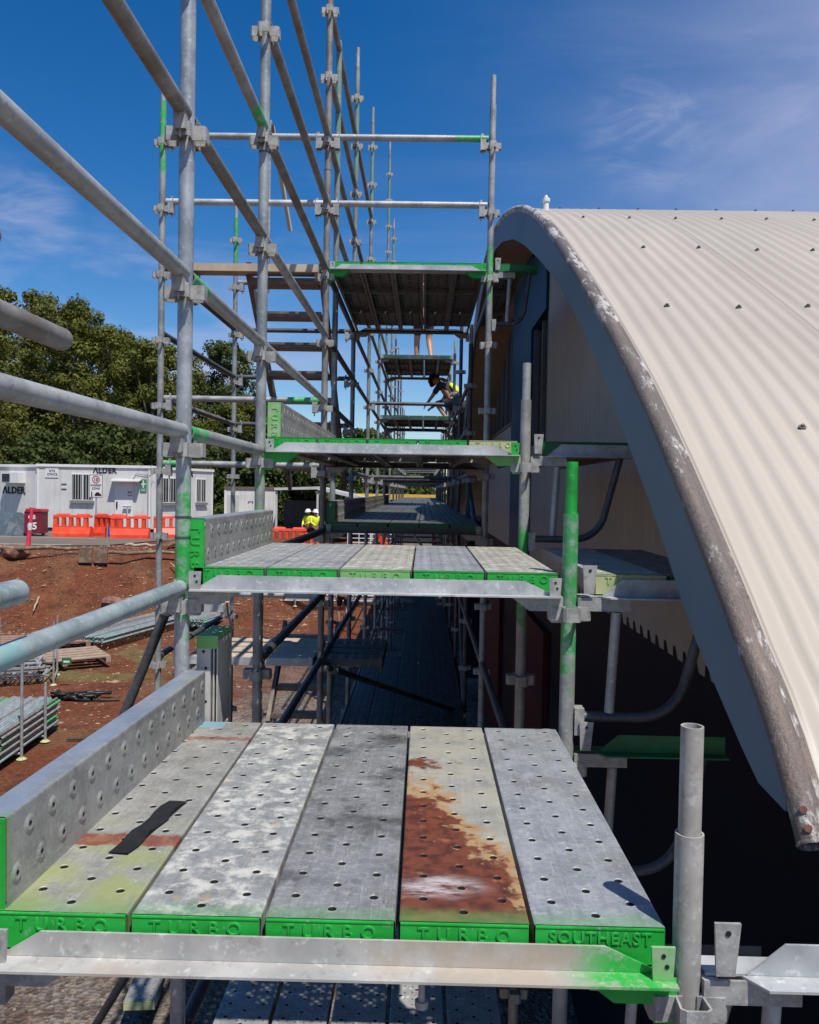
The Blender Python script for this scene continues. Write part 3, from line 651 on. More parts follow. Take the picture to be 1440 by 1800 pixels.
# ------------------------------------------------------------------ building with the vault roof
def lerp_prof(P, y):
    for (a, za), (b, zb) in zip(P, P[1:]):
        if y <= b: return za+(zb-za)*(y-a)/(b-a)
    return P[-1][1]
PROF = [(1.545,-.648),(1.62,-.555),(1.723,-.450),(1.865,-.340),(2.012,-.225),(2.185,-.095),(2.475,.115),(2.739,.300),(3.106,.530),(3.522,.765),(3.915,.985),(4.406,1.245),(4.808,1.460),(5.287,1.700),
        (5.709,1.893),(6.199,2.095),(6.779,2.300),(7.226,2.440),(7.8,2.60),(8.313,2.725),(9.195,2.885),(9.987,2.950),(10.609,2.945),(11.4,2.86),(12.4,2.64),(13.6,2.2),(14.8,1.6),(16,.85),(17,.05),(17.6,-.5)]
def smooth_prof(P, n=90):
    ys = [P[0][0]+(P[-1][0]-P[0][0])*(i/n)**1.25 for i in range(n+1)]; out = []
    for y in ys:
        w = .22+.02*y; s = sum(lerp_prof(P, min(max(y+w*q, P[0][0]), P[-1][0])) for q in (-1,-.5,0,.5,1))/5
        out.append((y, s if P[0][0]+.3 < y < P[-1][0]-.3 else lerp_prof(P, y)))
    return out
SP = smooth_prof(PROF)
def nrm(i, P):
    a, b = P[max(i-1,0)], P[min(i+1,len(P)-1)]; dy, dz = b[0]-a[0], b[1]-a[1]; l = math.hypot(dy, dz); return -dz/l, dy/l
bld = thing('vault_roofed_building', (.74, 2.2, GZ), 'building with a cream corrugated curved roof, grey fascia and dark end wall on the right', 'building')
def bpart(name, mb, mats, fix=True): return put(name, mb.mesh(name, mats, fix), bld, (-.74, -2.2, -GZ))
t = NT('cream_corrugated_steel', .42, 0.); x, y, z = t.sep(t.co())[:3]
a = t.noise(.9, 5, stretch=(1, .35, .35)); st = t.noise(9, 4, stretch=(1.2, .12, .12)); fine = t.noise(140, 2)
col = t.mix(t.ramp(a, .35, .7), (.385,.34,.285), (.44,.39,.33))
col = t.mix(t.math('MULTIPLY', t.ramp(st, .52, .75), .35), col, (.34,.295,.24)); col = t.mix(t.math('MULTIPLY', t.ramp(fine, .62, .8), .25), col, (.30,.26,.21))
lp = t.math('SUBTRACT', 1., t.ramp(t.math('ABSOLUTE', t.math('SUBTRACT', t.math('MODULO', t.math('SUBTRACT', x, .787), .762), .004)), .001, .005))
col = t.mix(t.math('MULTIPLY', lp, .6), col, (.17,.14,.11))
M['roof'] = t.done(col, t.math('MULTIPLY_ADD', a, .25, .33))
b = MB(); NX = 0; pitch = .0762; xs = []
xx = .757
while xx < 9.5: xs.append(xx); xx += pitch/6
vs = []; fs = []
for i, (y, z) in enumerate(SP):
    ny, nz = nrm(i, SP)
    for xx in xs:
        lap = .0045 if (xx-.757) % .762 < .03 else 0
        c = math.cos((xx-.80)/pitch*2*math.pi)*.0072+lap; vs.append((xx, y+ny*c, z+nz*c-.004))
n = len(xs)
for i in range(len(SP)-1):
    for k in range(n-1): fs.append((i*n+k, i*n+k+1, (i+1)*n+k+1, (i+1)*n+k))
b.add(vs, fs, 0, True)
def at_prof(y):
    for i in range(len(SP)-1):
        if SP[i+1][0] >= y:
            q = (y-SP[i][0])/(SP[i+1][0]-SP[i][0]); ny, nz = nrm(i, SP); return SP[i][1]+(SP[i+1][1]-SP[i][1])*q, ny, nz
rs = random.Random(4)
for ry in (1.70, 2.62, 3.60, 4.6, 5.6, 6.6, 7.6, 8.6):
    z, ny, nz = at_prof(ry); k = 0
    for k in range(26):
        xx = .80+pitch*(4*k+3+(2 if ry in(2.62, 4.6) else 0)); yy = ry+rs.uniform(-.02, .02); z, ny, nz = at_prof(yy)
        p = Vector((xx, yy+ny*.005, z+nz*.005)); q = Vector((0, ny, nz))
        b.cyl(p, p+q*.003, .0125, 10, 1); b.cyl(p+q*.003, p+q*.010, .0065, 6, 1)
M['screw'] = paint('weathered_screw', (.10,.085,.07), (.16,.14,.12), 20, .6)
bpart('roof_sheet', b, ['roof', 'screw'], False)
# rolled barge cap along the verge, weathered
t = NT('barge_cap', .45, .1); a = t.noise(5.5, 8, rough=.7, stretch=(1, .55, .55)); c = t.noise(24, 6, rough=.7)
x, y, z = t.sep(t.co())[:3]
hb = t.math('MULTIPLY', t.math('MULTIPLY', t.ramp(z, .9, 2.2), t.math('SUBTRACT', 1., t.ramp(z, 2.6, 2.9))), .10)
col = t.mix(t.ramp(t.math('ADD', hb, t.math('ADD', t.math('MULTIPLY', a, .6), t.math('MULTIPLY', t.noise(45, 6, rough=.75, stretch=(1, .25, .25)), .4))), .525, .60), (.135,.11,.095), (.52,.49,.46))
col = t.mix(t.math('MULTIPLY', t.ramp(c, .58, .7), .7), col, (.07,.05,.04))
up = t.sep(t.co('Normal'))[2]
col = t.mix(t.math('MULTIPLY', t.ramp(t.noise(7, 8, stretch=(2.5, .3, .3), rough=.75), .50, .66), .6), col, (.24,.17,.13))
t.bump(t.math('ADD', c, t.noise(70, 5, rough=.7)), .7, .008); M['barge'] = t.done(col, t.math('MULTIPLY_ADD', c, .4, .25))
pts = []; rad = []
for i, (y, z) in enumerate(SP):
    ny, nz = nrm(i, SP); pts.append((.739, y+ny*.0, z+nz*.0)); rad.append(.0275+.0010*math.sin(y*9))
d = Vector(pts[0])-Vector(pts[1]); pts.insert(0, tuple(Vector(pts[0])+d.normalized()*.004)); rad.insert(0, .0265)
b = MB().path(pts, rad, 20, cap=False)
ring = MB(); p0 = Vector(pts[0]); dd = (Vector(pts[1])-p0).normalized()
b.cyl(p0+dd*.012, p0+dd*.013, .027, 16, 1)
b.path([p0+dd*q for q in (0., .004, .008)], [.0285, .031, .0285], 20, cap=False)
M['rust'] = paint('rust_brown', (.16,.06,.035), (.09,.035,.025), 30, .7)
for q in (.03, .065):
    b.cyl(p0+dd*q+Vector((-.012,-.022,.012)), p0+dd*q+Vector((-.0145,-.0275,.0145)), .0075, 8, 2)
bpart('barge_roll_cap', b, ['barge', 'black', 'rust'])
b = MB()                                                     # flat strip of the cap lapping onto the sheet
for i in range(len(SP)-1):
    (y, z), (y2, z2) = SP[i], SP[i+1]; n1 = nrm(i, SP); n2 = nrm(i+1, SP)
    A = [(.757, y+n1[0]*.012, z+n1[1]*.012), (.779, y+n1[0]*.0105, z+n1[1]*.0105), (.779, y2+n2[0]*.0105, z2+n2[1]*.0105), (.757, y2+n2[0]*.012, z2+n2[1]*.012)]
    b.add(A, [(0,1,2,3)], 0, True)
bpart('barge_strip', b, 'barge')
M['fascia'] = paint('grey_blue_fascia', (.14,.195,.245), (.15,.205,.26), 3., .5, bump=0)
INN = [(1.64,-.622),(1.788,-.612),(2.255,-.353),(2.572,-.105),(2.746,.018),(2.986,.182),(3.35,.44),(4.202,.935),(4.883,1.267),(5.516,1.541),(6.333,1.870),(7.175,2.171),(8.255,2.469),(9.136,2.640),(10,2.70),(10.8,2.69),(11.6,2.58),(12.6,2.35),(13.6,1.95),(14.8,1.35),(16,.6),(17,-.2),(17.3,-.5)]
b = MB(); xa, xb = .728, .743
for i in range(len(SP)-1):
    (y, z), (y2, z2) = SP[i], SP[i+1]
    if y2 < 1.64 or y > 17.2: continue
    y = max(y, 1.64); y2 = min(y2, 17.3); za, zb2 = lerp_prof(INN, y), lerp_prof(INN, y2)
    zt, zt2 = at_prof(y)[0]-.006, at_prof(min(y2, 17.5))[0]-.006
    b.add([(xa,y,za),(xa,y2,zb2),(xa,y2,zt2),(xa,y,zt)], [(0,1,2,3)]); b.add([(xb,y,za),(xb,y2,zb2),(xb,y2,zt2),(xb,y,zt)], [(3,2,1,0)])
    b.add([(xa,y,za),(xa,y2,zb2),(xb,y2,zb2),(xb,y,za)], [(0,1,2,3)])
b.add([(xa,1.64,-.622),(xb,1.64,-.622),(xb,1.64,-.545),(xa,1.64,-.545)], [(0,1,2,3)])
bpart('fascia_board', b, 'fascia', False)
M['soffit'] = paint('brown_soffit', (.34,.25,.17), (.28,.20,.14), 4., .6, bump=0)
b = MB()
ylist = [1.8+.4*i for i in range(39)]
for y, y2 in zip(ylist, ylist[1:]):
    z, z2 = lerp_prof(INN, y)+.03, lerp_prof(INN, y2)+.03
    b.add([(.743,y,z),(9.4,y,z),(9.4,y2,z2),(.743,y2,z2)], [(0,1,2,3)], 0, True)
bpart('soffit_lining', b, 'soffit', False)
# end wall, set back below the overhang
WXX = 1.20
t = NT('beige_wall_cladding', .55, 0.); M['beige'] = t.done(t.mix(t.ramp(t.noise(2.2, 5), .35, .7), (.37,.34,.295), (.34,.31,.265)))
M['teal'] = paint('deep_teal_wall', (.003,.055,.12), (.004,.062,.135), 2., .5, bump=0)
M['navy'] = paint('navy_wall_shade_dark', (.003,.006,.013), (.0045,.008,.017), 1.2, .6, bump=0)  # navy paint, its colour darkened further to stand for deep shade
M['oxide'] = paint('oxide_red_panel', (.075,.014,.014), (.06,.012,.014), 2., .6, bump=0)
def ribbed(b, y0, y1, z0f, z1f, xw, p=.125, dep=.018, mi=0):
    """vertical trapezoid ribs; z0f/z1f give bottom and top at y"""
    y = y0; prof = []
    while y < y1:
        prof += [(y, 0), (y+p*.5, 0), (y+p*.62, -dep), (y+p*.88, -dep)]; y += p
    prof = [q for q in prof if q[0] <= y1]
    for (ya, da), (yb, db) in zip(prof, prof[1:]):
        b.add([(xw+da, ya, z0f(ya, da)), (xw+db, yb, z0f(yb, db)), (xw+db, yb, z1f(yb)), (xw+da, ya, z1f(ya))], [(0,1,2,3)], mi)
b = MB(); ztop = lambda y: lerp_prof(INN, min(max(y, 1.7), 17.2))+.03
def teeth(y, d): return -.765+ (.055 if d < -.001 else 0.)
ribbed(b, 2.3, 8.24, teeth, ztop, WXX, p=.15, dep=.006)
bpart('beige_cladding', b, 'beige', False)
b = MB()
b.box(WXX-.03, WXX+.1, 9.35, 11.3, -.76, 2.75); b.box(WXX-.03, WXX+.1, 8.24, 9.35, 1.82, 2.60)
bpart('teal_wall', b, 'teal')
b = MB(); b.box(WXX+.02, WXX+.1, 11.3, 16.5, -.76, .95); b.box(WXX-.0, WXX+.1, 8.24, 9.35, -.76, .30)
bpart('lower_beige_wall', b, 'beige')
for q_ in ('teal', 'navy', 'oxide', 'fascia', 'soffit', 'beige'): M[q_].node_tree.nodes['Principled BSDF'].inputs['Specular IOR Level'].default_value = .12
M['glass_dk'] = NT('dark_window_glass', .12, 0.).m; M['glass_dk'].node_tree.nodes['Principled BSDF'].inputs['Base Color'].default_value = (.006,.008,.012,1)
for (ya, yb, za, zb, nm) in ((8.26, 9.33, .305, 1.815, 2), (11.32, 16.4, .955, 2.5, 7)):
    b = MB(); b.box(WXX+.06, WXX+.07, ya, yb, za, zb)
    w = bpart('window', b, 'glass_dk')
    b = MB(); bw = .03
    b.box(WXX+.0, WXX+.059, ya, ya+bw, za, zb); b.box(WXX+.0, WXX+.059, yb-bw, yb, za, zb); b.box(WXX, WXX+.059, ya+bw, yb-bw, za, za+bw)
    for i in range(1, nm):
        q = ya+(yb-ya)*i/nm; b.box(WXX+.02, WXX+.059, q-.015, q+.015, za+bw, zb)
    put('window_frame', b.mesh('frame', paint('grey_frame', (.12,.12,.12), (.15,.15,.15))), w)
b = MB(); b.box(WXX+.04, WXX+.2, 2.32, 17.0, GZ-.1, -.72); bpart('navy_lower_wall', b, 'navy')
b = MB(); b.box(WXX+.02, 9.2, 2.12, 2.30, GZ-.1, -.70); bpart('front_wall_under_eave', b, 'navy')
for ya_, yb_ in ((8.0, 10.5), (12.6, 15)): bpart('oxide_red_panel', MB().box(WXX-.02, WXX+.036, ya_, yb_, GZ-.05, -1.35), 'oxide')
# the wing of the building the far scaffold stands against
b = MB(); b.box(.95, 8, 17.65, 33, GZ-.05, 1.7); bpart('rear_wing', b, 'navy')
b = MB(); b.box(.80, 8.2, 17.55, 33.2, 1.702, 1.86); bpart('rear_wing_roof', b, 'dark')
z, ny, nz = at_prof(6.3)
b = MB().cyl((.90, 6.45, z-.02), (.90, 6.45, z+.11), .022, 12).cyl((.90, 6.45, z+.11), (.90, 6.45, z+.135), .030, 12).cyl((.90, 6.45, z+.135), (.90, 6.45, z+.16), .018, 12, r1=.008)
M['white'] = paint('white_paint', (.72,.72,.70), (.62,.62,.60), 5., .5)
bpart('white_roof_vent', b, 'white')
# ------------------------------------------------------------------ ground
def sst(a, b, x): q = min(max((x-a)/(b-a), 0), 1); return q*q*(3-2*q)
def gz(x, y):
    wob = .35*math.sin(x*.9+1)+.25*math.sin(x*2.3)+.15*math.sin(x*5.1)
    up = sst(22.2+wob, 27.6+wob*.6, y)*(1-sst(-6.3, -3.6, x+.3*math.sin(y)))
    z = GZ+1.8*up
    z += (1-up)*sst(30, 33, y)*1.3*(1 if x > -12 else 0)*sst(-6.5, -3.6, x)
    if up > .1 and y < 28.6: z += .10*math.sin(x*1.9+y)*math.sin(y*1.4)+.16*math.exp(-((x+8.4)**2)/1.6-((y-27.2)**2)/1.2)+.5*math.exp(-((x+7.9)**2)/1.4-((y-28.2)**2)/1.5)
    return z + (.03*math.sin(x*1.3)*math.sin(y*1.1) if y < 29 else 0)
t = NT('red_earth', .9, 0., .2); x, y, z = t.sep(t.co())[:3]
a = t.noise(.35, 6, rough=.6); f = t.noise(9, 8, rough=.75); g = t.noise(38, 6, rough=.75)
vo = t.n('ShaderNodeTexVoronoi'); vo.inputs['Scale'].default_value = 26; t.put(vo.inputs['Vector'], t.co()); vd = vo.outputs['Distance']
vo2 = t.n('ShaderNodeTexVoronoi'); vo2.inputs['Scale'].default_value = 16; mp = t.n('ShaderNodeMapping'); t.put(mp.inputs[0], t.co()); mp.inputs['Scale'].default_value = (1, 3.2, 1); mp.inputs['Rotation'].default_value = (0,0,.6); t.put(vo2.inputs['Vector'], mp.outputs[0])
red = t.mix(t.ramp(f, .35, .65), (.115,.030,.013), (.19,.060,.028))
red = t.mix(t.math('MULTIPLY', t.ramp(g, .58, .7), .55), red, (.30,.20,.12))
red = t.mix(t.math('MULTIPLY', t.math('SUBTRACT', 1., t.ramp(vo2.outputs['Distance'], .03, .13)), t.ramp(f, .42, .6)), red, (.42,.33,.20))
gr = t.mix(t.ramp(vo.outputs['Color'], .2, .8), (.11,.09,.075), (.27,.235,.20)); gr = t.mix(t.math('MULTIPLY', t.ramp(f, .5, .7), .4), gr, (.20,.10,.06))
gm = t.ramp(t.math('ADD', t.math('ADD', x, t.math('MULTIPLY', t.math('SUBTRACT', a, .5), 5.)), t.math('MULTIPLY', t.math('SUBTRACT', f, .5), 1.)), -4.3, -2.9)
gm = t.math('MULTIPLY', gm, t.math('SUBTRACT', 1., t.ramp(y, 14., 22.)))
gm2 = t.math('MULTIPLY', t.ramp(x, -1.8, -.6), .9)
col = t.mix(t.math('MAXIMUM', gm, gm2), red, gr)
gn = t.ramp(t.math('ADD', t.noise(.55, 6, off=(4, 2, 0), rough=.6), t.math('MULTIPLY', t.math('SUBTRACT', g, .5), .3)), .50, .60)
band = t.math('MULTIPLY', t.math('MULTIPLY', t.ramp(y, 11., 15.), t.math('SUBTRACT', 1., t.ramp(y, 21., 23.5))), t.math('SUBTRACT', 1., t.ramp(x, -6.2, -4.6)))
col = t.mix(t.math('MULTIPLY', t.math('MULTIPLY', gn, band), .75), col, t.mix(t.ramp(g, .4, .6), (.09,.095,.025), (.22,.19,.07)))
straw = t.math('MULTIPLY', t.ramp(t.noise(.8, 6, off=(9, 1, 0)), .45, .62), .5)
col = t.mix(t.math('MULTIPLY', straw, t.ramp(g, .44, .56)), col, (.24,.15,.08))
cl_ = t.noise(1.6, 8, rough=.75); col = t.mix(t.math('MULTIPLY', t.ramp(cl_, .50, .62), .6), col, (.055,.020,.012))
fb = t.noise(60, 3, stretch=(.25, 1.6, 1), rough=.6, dist=1.2); col = t.mix(t.math('MULTIPLY', t.ramp(fb, .60, .68), .6), col, (.36,.26,.15))
t.bump(t.math('ADD', t.math('MULTIPLY', vd, .8), f), .9, .05); M['earth'] = t.done(col)
def axis(lo, hi, segs):
    out = [lo]
    for end, st in segs:
        while out[-1] < end-1e-6: out.append(min(out[-1]+st, end))
    return out
gx = axis(-400, 400, [(-60, 40), (-20, 4), (-3, .4), (6, 1.5), (60, 9), (400, 40)]); gy = axis(-40, 900, [(-2, 6), (18, 1), (30, .3), (36, .6), (60, 4), (900, 60)])
b = MB(); n = len(gx)
b.add([(x, y, gz(x, y)) for y in gy for x in gx], [(j*n+i, j*n+i+1, (j+1)*n+i+1, (j+1)*n+i) for j in range(len(gy)-1) for i in range(n-1)], 0, True)
struct('ground', b.mesh('ground', 'earth', False))
t = NT('asphalt', .85, 0., .3); a = t.noise(.8, 6); f = t.noise(40, 4)
M['asphalt'] = t.done(t.mix(t.ramp(f, .35, .7), t.mix(t.ramp(a, .4, .65), (.105,.087,.070), (.15,.122,.098)), (.18,.155,.13)))
b = MB(); xs_ = [-60, -40, -25, -20, -16, -13, -11, -9.5]; 
b.add([(-70, 29.1, -2.17), (-14, 28.9, -2.17), (-11.5, 29.6, -2.17), (-10.6, 32.5, -2.17), (-9.0, 34.5, -2.17), (-9.0, 60, -2.17), (-70, 60, -2.17)], [(0,1,2,3,4,5,6)])
struct('asphalt_car_park', b.mesh('asphalt', 'asphalt', False))
M['line'] = paint('white_line_paint', (.62,.60,.56), (.40,.38,.35), 8., .7)
for k, (p, q, w) in enumerate((((-22, 29.2), (-12.6, 29.5), .12), ((-26, 34.2), (-13.2, 33.2), .10), ((-16.2, 29.3), (-20, 34), .09))):
    d = Vector((q[0]-p[0], q[1]-p[1], 0)).normalized(); nn = Vector((-d.y, d.x, 0))*w/2
    tag(put('painted_line', MB().add([(p[0]-nn.x, p[1]-nn.y, -2.165+.001*k), (q[0]-nn.x, q[1]-nn.y, -2.165+.001*k), (q[0]+nn.x, q[1]+nn.y, -2.165+.001*k), (p[0]+nn.x, p[1]+nn.y, -2.165+.001*k)], [(0,1,2,3)]).mesh('line', 'line', False)), kind='structure', label=None, cat=None)
# loose stones and mulch on the bank
M['stone'] = paint('pale_stone', (.12,.05,.028), (.33,.24,.15), 2., .9, amt=(.4,.6))
b = MB(); rs = random.Random(11)
for i in range(7500):
    x = rs.uniform(-17, -3.2); y = rs.uniform(13, 30) if i % 3 else rs.uniform(21.5, 29.2)
    s = rs.uniform(.008, .026)*(2.4 if rs.random() < .04 else 1); z = gz(x, y); l = rs.uniform(1, 3.2); a = rs.uniform(0, 6.28); ca, sa = math.cos(a)*s*l, math.sin(a)*s*l
    h = s*rs.uniform(.6, 1.3)
    b.add([(x-ca, y-sa, z+.004), (x-sa*.4, y+ca*.4, z), (x+ca, y+sa, z+.006), (x+sa*.4, y-ca*.4, z), (x+ca*.1, y, z+h)], [(0,1,4),(1,2,4),(2,3,4),(3,0,4)])
for i in range(2600):
    x = rs.uniform(-4.5, 1.0); y = rs.uniform(1.0, 12); s = rs.uniform(.006, .018); z = gz(x, y); a = rs.uniform(0, 6.28); ca, sa = math.cos(a)*s, math.sin(a)*s
    b.add([(x-ca, y-sa, z), (x+sa, y-ca, z), (x+ca, y+sa, z), (x-sa, y+ca, z), (x, y, z+s)], [(0,1,4),(1,2,4),(2,3,4),(3,0,4)])
tag(put('gravel', b.mesh('gravel', 'stone', False)), 'pale stones and mulch scattered over the red earth', 'gravel', kind='stuff')
rock = MB()
def rock_mesh(seed, s):
    r = random.Random(seed); import bmesh
    bm = bmesh.new(); bmesh.ops.create_icosphere(bm, subdivisions=2, radius=1)
    for v in bm.verts: v.co = Vector((v.co.x*1.3, v.co.y, v.co.z*.6))*s*(1+r.uniform(-.14, .14))
    me = bpy.data.meshes.new('rock'); bm.to_mesh(me); bm.free(); me.materials.append(M['rock']); return me
M['rock'] = paint('red_brown_rock', (.16,.075,.05), (.26,.15,.10), 6., .9)
for (x, y, s, l) in ((-8.9, 23.6, .26, 'flat brown rock on the red bank above the teal tube'), (-8.4, 23.5, .16, 'small rock right of the flat brown rock on the bank'), (-13.4, 27.0, .42, 'grey boulder at the left edge of the bank top')):
    tag(put('rock', rock_mesh(int(s*100), s), None, (x, y, gz(x, y)+s*.25)), l, 'rock')
def log(p0, p1, r, label, mat='bark', cat='log'):
    p0 = Vector(p0); p1 = Vector(p1); m = [p0.lerp(p1, i/6)+Vector((0, 0, .03*math.sin(i*2.1))) for i in range(7)]
    return tag(put('log', MB().path([tuple(v-p0) for v in m], [r*.8, r, r*1.05, r, r*.95, r*.8, r*.5], 9).mesh('log', mat), None, p0), label, cat)
M['bark'] = paint('dry_bark', (.16,.10,.065), (.30,.22,.15), 7., .9); M['pale_wood'] = paint('pale_dry_wood', (.42,.34,.24), (.30,.22,.15), 9., .8)
log((-14.5, 26.8, -2.12), (-10.9, 26.5, -2.05), .07, 'long timber log lying along the top of the bank at left')
log((-10.3, 26.0, -2.15), (-7.4, 26.2, -2.08), .06, 'long timber log lying along the top of the bank, right of the stakes')
log((-9.9, 27.4, -1.98), (-8.8, 27.2, -1.95), .05, 'pale stick on the bank below the traffic sign', 'pale_wood', 'stick')
log((-8.3, 26.8, -1.95), (-7.4, 27.2, -1.60), .07, 'dark broken branch end on the bank near the green standard')
log((-9.6, 25.0, -3.05), (-8.6, 24.0, -3.45), .02, 'thin pale root on the slope of the bank', 'pale_wood', 'stick')
log((-11.2, 24.0, -3.3), (-11.0, 23.2, -3.6), .025, 'short pale stick upright on the bank slope', 'pale_wood', 'stick')
log((-7.9, 25.8, -2.4), (-6.9, 24.8, -3.0), .02, 'thin pale twig on the bank beside the stair standard', 'pale_wood', 'stick')
for x, l in ((-10.62, 'left one of two brown timber pegs holding the logs'), (-10.12, 'right one of two brown timber pegs holding the logs')):
    tag(put('timber_peg', MB().box(-.2, .2, -.04, .04, -.25, .22).mesh('peg', 'bark'), None, (x, 25.9, -2.2)), l, 'timber peg')
# ------------------------------------------------------------------ site sheds
t = NT('off_white_panel', .5, 0.); c_ = t.mix(t.ramp(t.noise(1.4, 5), .35, .7), (.66,.65,.62), (.58,.57,.545))
c_ = t.mix(t.math('MULTIPLY', t.ramp(t.noise(5, 6, stretch=(1.6, 1.6, .12)), .5, .72), .5), c_, (.38,.35,.31)); M['shed'] = t.done(c_)
M['shed_tr'] = paint('white_trim', (.74,.74,.73), (.68,.68,.67), 3., .5, bump=0)
M['ink'] = paint('black_lettering', (.012,.012,.014), (.012,.012,.014), 3., .6, bump=0)
M['bar'] = paint('pale_bars', (.50,.50,.49), (.42,.42,.42), 3., .5, bump=0)
def shed(p, q, zt, zb, depth, label, roof='shed_tr'):
    p = Vector((p[0], p[1], 0)); q = Vector((q[0], q[1], 0)); L = (q-p).length; a = math.atan2((q-p).y, (q-p).x)
    t = thing('site_shed', (p.x, p.y, zb), label, 'site shed', None, a); H = zt-zb
    b = MB(); b.box(0, L, 0, depth, .25, H-.12)
    for i in range(1, int(L/1.2)+1): b.box(i*1.2-.012, i*1.2+.012, -.006, 0.001, .25, H-.12)
    put('wall_panels', b.mesh('walls', 'shed'), t)
    put('roof', MB().box(-.05, L+.05, -.06, depth+.06, H-.12, H).mesh('roof', roof), t)
    put('base_frame', MB().box(.02, L-.02, .03, depth-.03, 0, .25).mesh('base', 'dark'), t)
    b = MB(); b.box(-.02, .06, -.02, 0, .25, H-.121); b.box(L-.06, L+.02, -.02, 0, .25, H-.121); b.box(-.02, 0, 0.001, .06, .25, H-.121)
    put('corner_trim', b.mesh('trim', 'shed_tr'), t)
    return t
def win(t, x0, x1, z0, z1, nb=7, hood=True):
    w = put('window', MB().box(x0, x1, -.02, .002, z0, z1).mesh('glass', 'glass_dk'), t)
    b = MB(); f = .035
    b.box(x0-f, x0, -.045, .0, z0-f, z1+f); b.box(x1, x1+f, -.045, .0, z0-f, z1+f); b.box(x0, x1, -.045, 0, z1, z1+f); b.box(x0, x1, -.045, 0, z0-f, z0)
    b.box((x0+x1)/2-.02, (x0+x1)/2+.02, -.04, -.021, z0, z1)
    put('window_frame', b.mesh('frame', 'shed_tr'), w)
    b = MB()
    for i in range(nb): q = x0+(x1-x0)*(i+.5)/nb; b.box(q-.012, q+.012, -.075, -.05, z0, z1)
    put('security_bars', b.mesh('bars', 'bar'), w)
    put('sill', MB().box(x0-.06, x1+.06, -.12, -.0, z0-.16, z0-.05).mesh('sill', paint('grey_sill', (.22,.21,.21), (.2,.2,.2), bump=0)), w)
def words(t, txt, size, x, z, mat='ink', y=-.012, sp=1.0, rz=0, name='lettering', off=0.):
    return put(name, text_mesh(txt, size, .004, mat, sp, bev=off), t, (x, y, z), Euler((R(90), 0, rz)))
SY = 38.
sA = shed((-17.85, SY), (-12.62, SY), .93, -2.25, 2.6, 'long white site shed with barred window, wall sign and black lettering')
# x on the wall = (px-65)/38.4 ; z from base
win(sA, 1.62, 2.60, 1.56, 2.72, 8)
words(sA, '\u039bLDER', .34, 3.13, 2.92, off=.012, sp=1.08)
b = MB(); b.box(3.62, 4.45, -.05, .0, .3, 2.42); dr = put('door', b.mesh('door', 'shed_tr'), sA)
put('handle', MB().box(3.70, 3.76, -.10, -.051, 1.22, 1.50).mesh('handle', 'dark'), dr)
b = MB().prism([(0, 2.50), (-.42, 2.42), (-.42, 2.46), (0, 2.56)], 'x', 3.5, 4.85); put('door_awning', b.mesh('awning', 'bar'), sA)
s = put('first_aid_sign', MB().box(4.78, 5.08, -.03, -.006, 1.95, 2.55).mesh('sign', paint('sign_green', (.02,.22,.12), (.02,.22,.12), bump=0)), sA)
put('white_cross', MB().box(4.90, 4.96, -.034, -.0305, 2.16, 2.50).box(4.82, 4.90, -.034, -.0305, 2.30, 2.36).box(4.96, 5.04, -.034, -.0305, 2.30, 2.36).mesh('cross', 'white'), s)
put('white_lines', MB().box(4.82, 5.04, -.034, -.0305, 2.08, 2.10).box(4.84, 5.02, -.034, -.0305, 2.01, 2.03).mesh('lines', 'white'), s)
s = put('wall_sign', MB().box(.38, .98, -.03, -.006, 2.56, 2.98).mesh('sign', 'white'), sA)
words(s, 'SITE', .15, .70, 2.86, 'ink', -.036); words(s, 'OFFICE', .15, .70, 2.70, 'ink', -.036)
put('wall_hook', MB().box(1.12, 1.36, -.03, -.006, 2.26, 2.29).box(1.12, 1.36, -.03, -.006, 2.03, 2.06).mesh('hook', 'ink'), sA)
eb = put('notice_board', MB().box(4.20, 4.42, -.06, -.051, 1.78, 2.10).mesh('board', 'white'), sA)
put('notice_print', MB().box(4.23, 4.28, -.064, -.0605, 1.90, 1.98).box(4.31, 4.35, -.064, -.0605, 1.90, 1.98).box(4.37, 4.40, -.064, -.0605, 1.90, 1.98).box(4.22, 4.42, -.064, -.0605, 1.79, 1.82).mesh('print', 'ink'), eb)
put('standpipe', MB().cyl((4.25, -.15, .3), (4.25, -.15, 1.35), .03, 8).cyl((4.05, -.15, 1.30), (4.42, -.15, 1.30), .05, 8).mesh('pipe', 'bar'), sA)
sD = shed((-21.9, SY+1.5), (-17.93, SY+.1), .90, -2.25, 2.6, 'white site shed end at the left edge with an air conditioner and black lettering')
words(sD, '\u039bLDER', .44, 2.85, 1.92, off=.014, sp=1.05)
ac = put('air_conditioner', MB().box(2.55, 3.55, -.45, -.001, 2.28, 2.76).mesh('ac', 'shed_tr'), sD)
put('grille', MB().box(2.60, 3.05, -.47, -.4505, 2.34, 2.70).mesh('grille', 'dark'), ac)
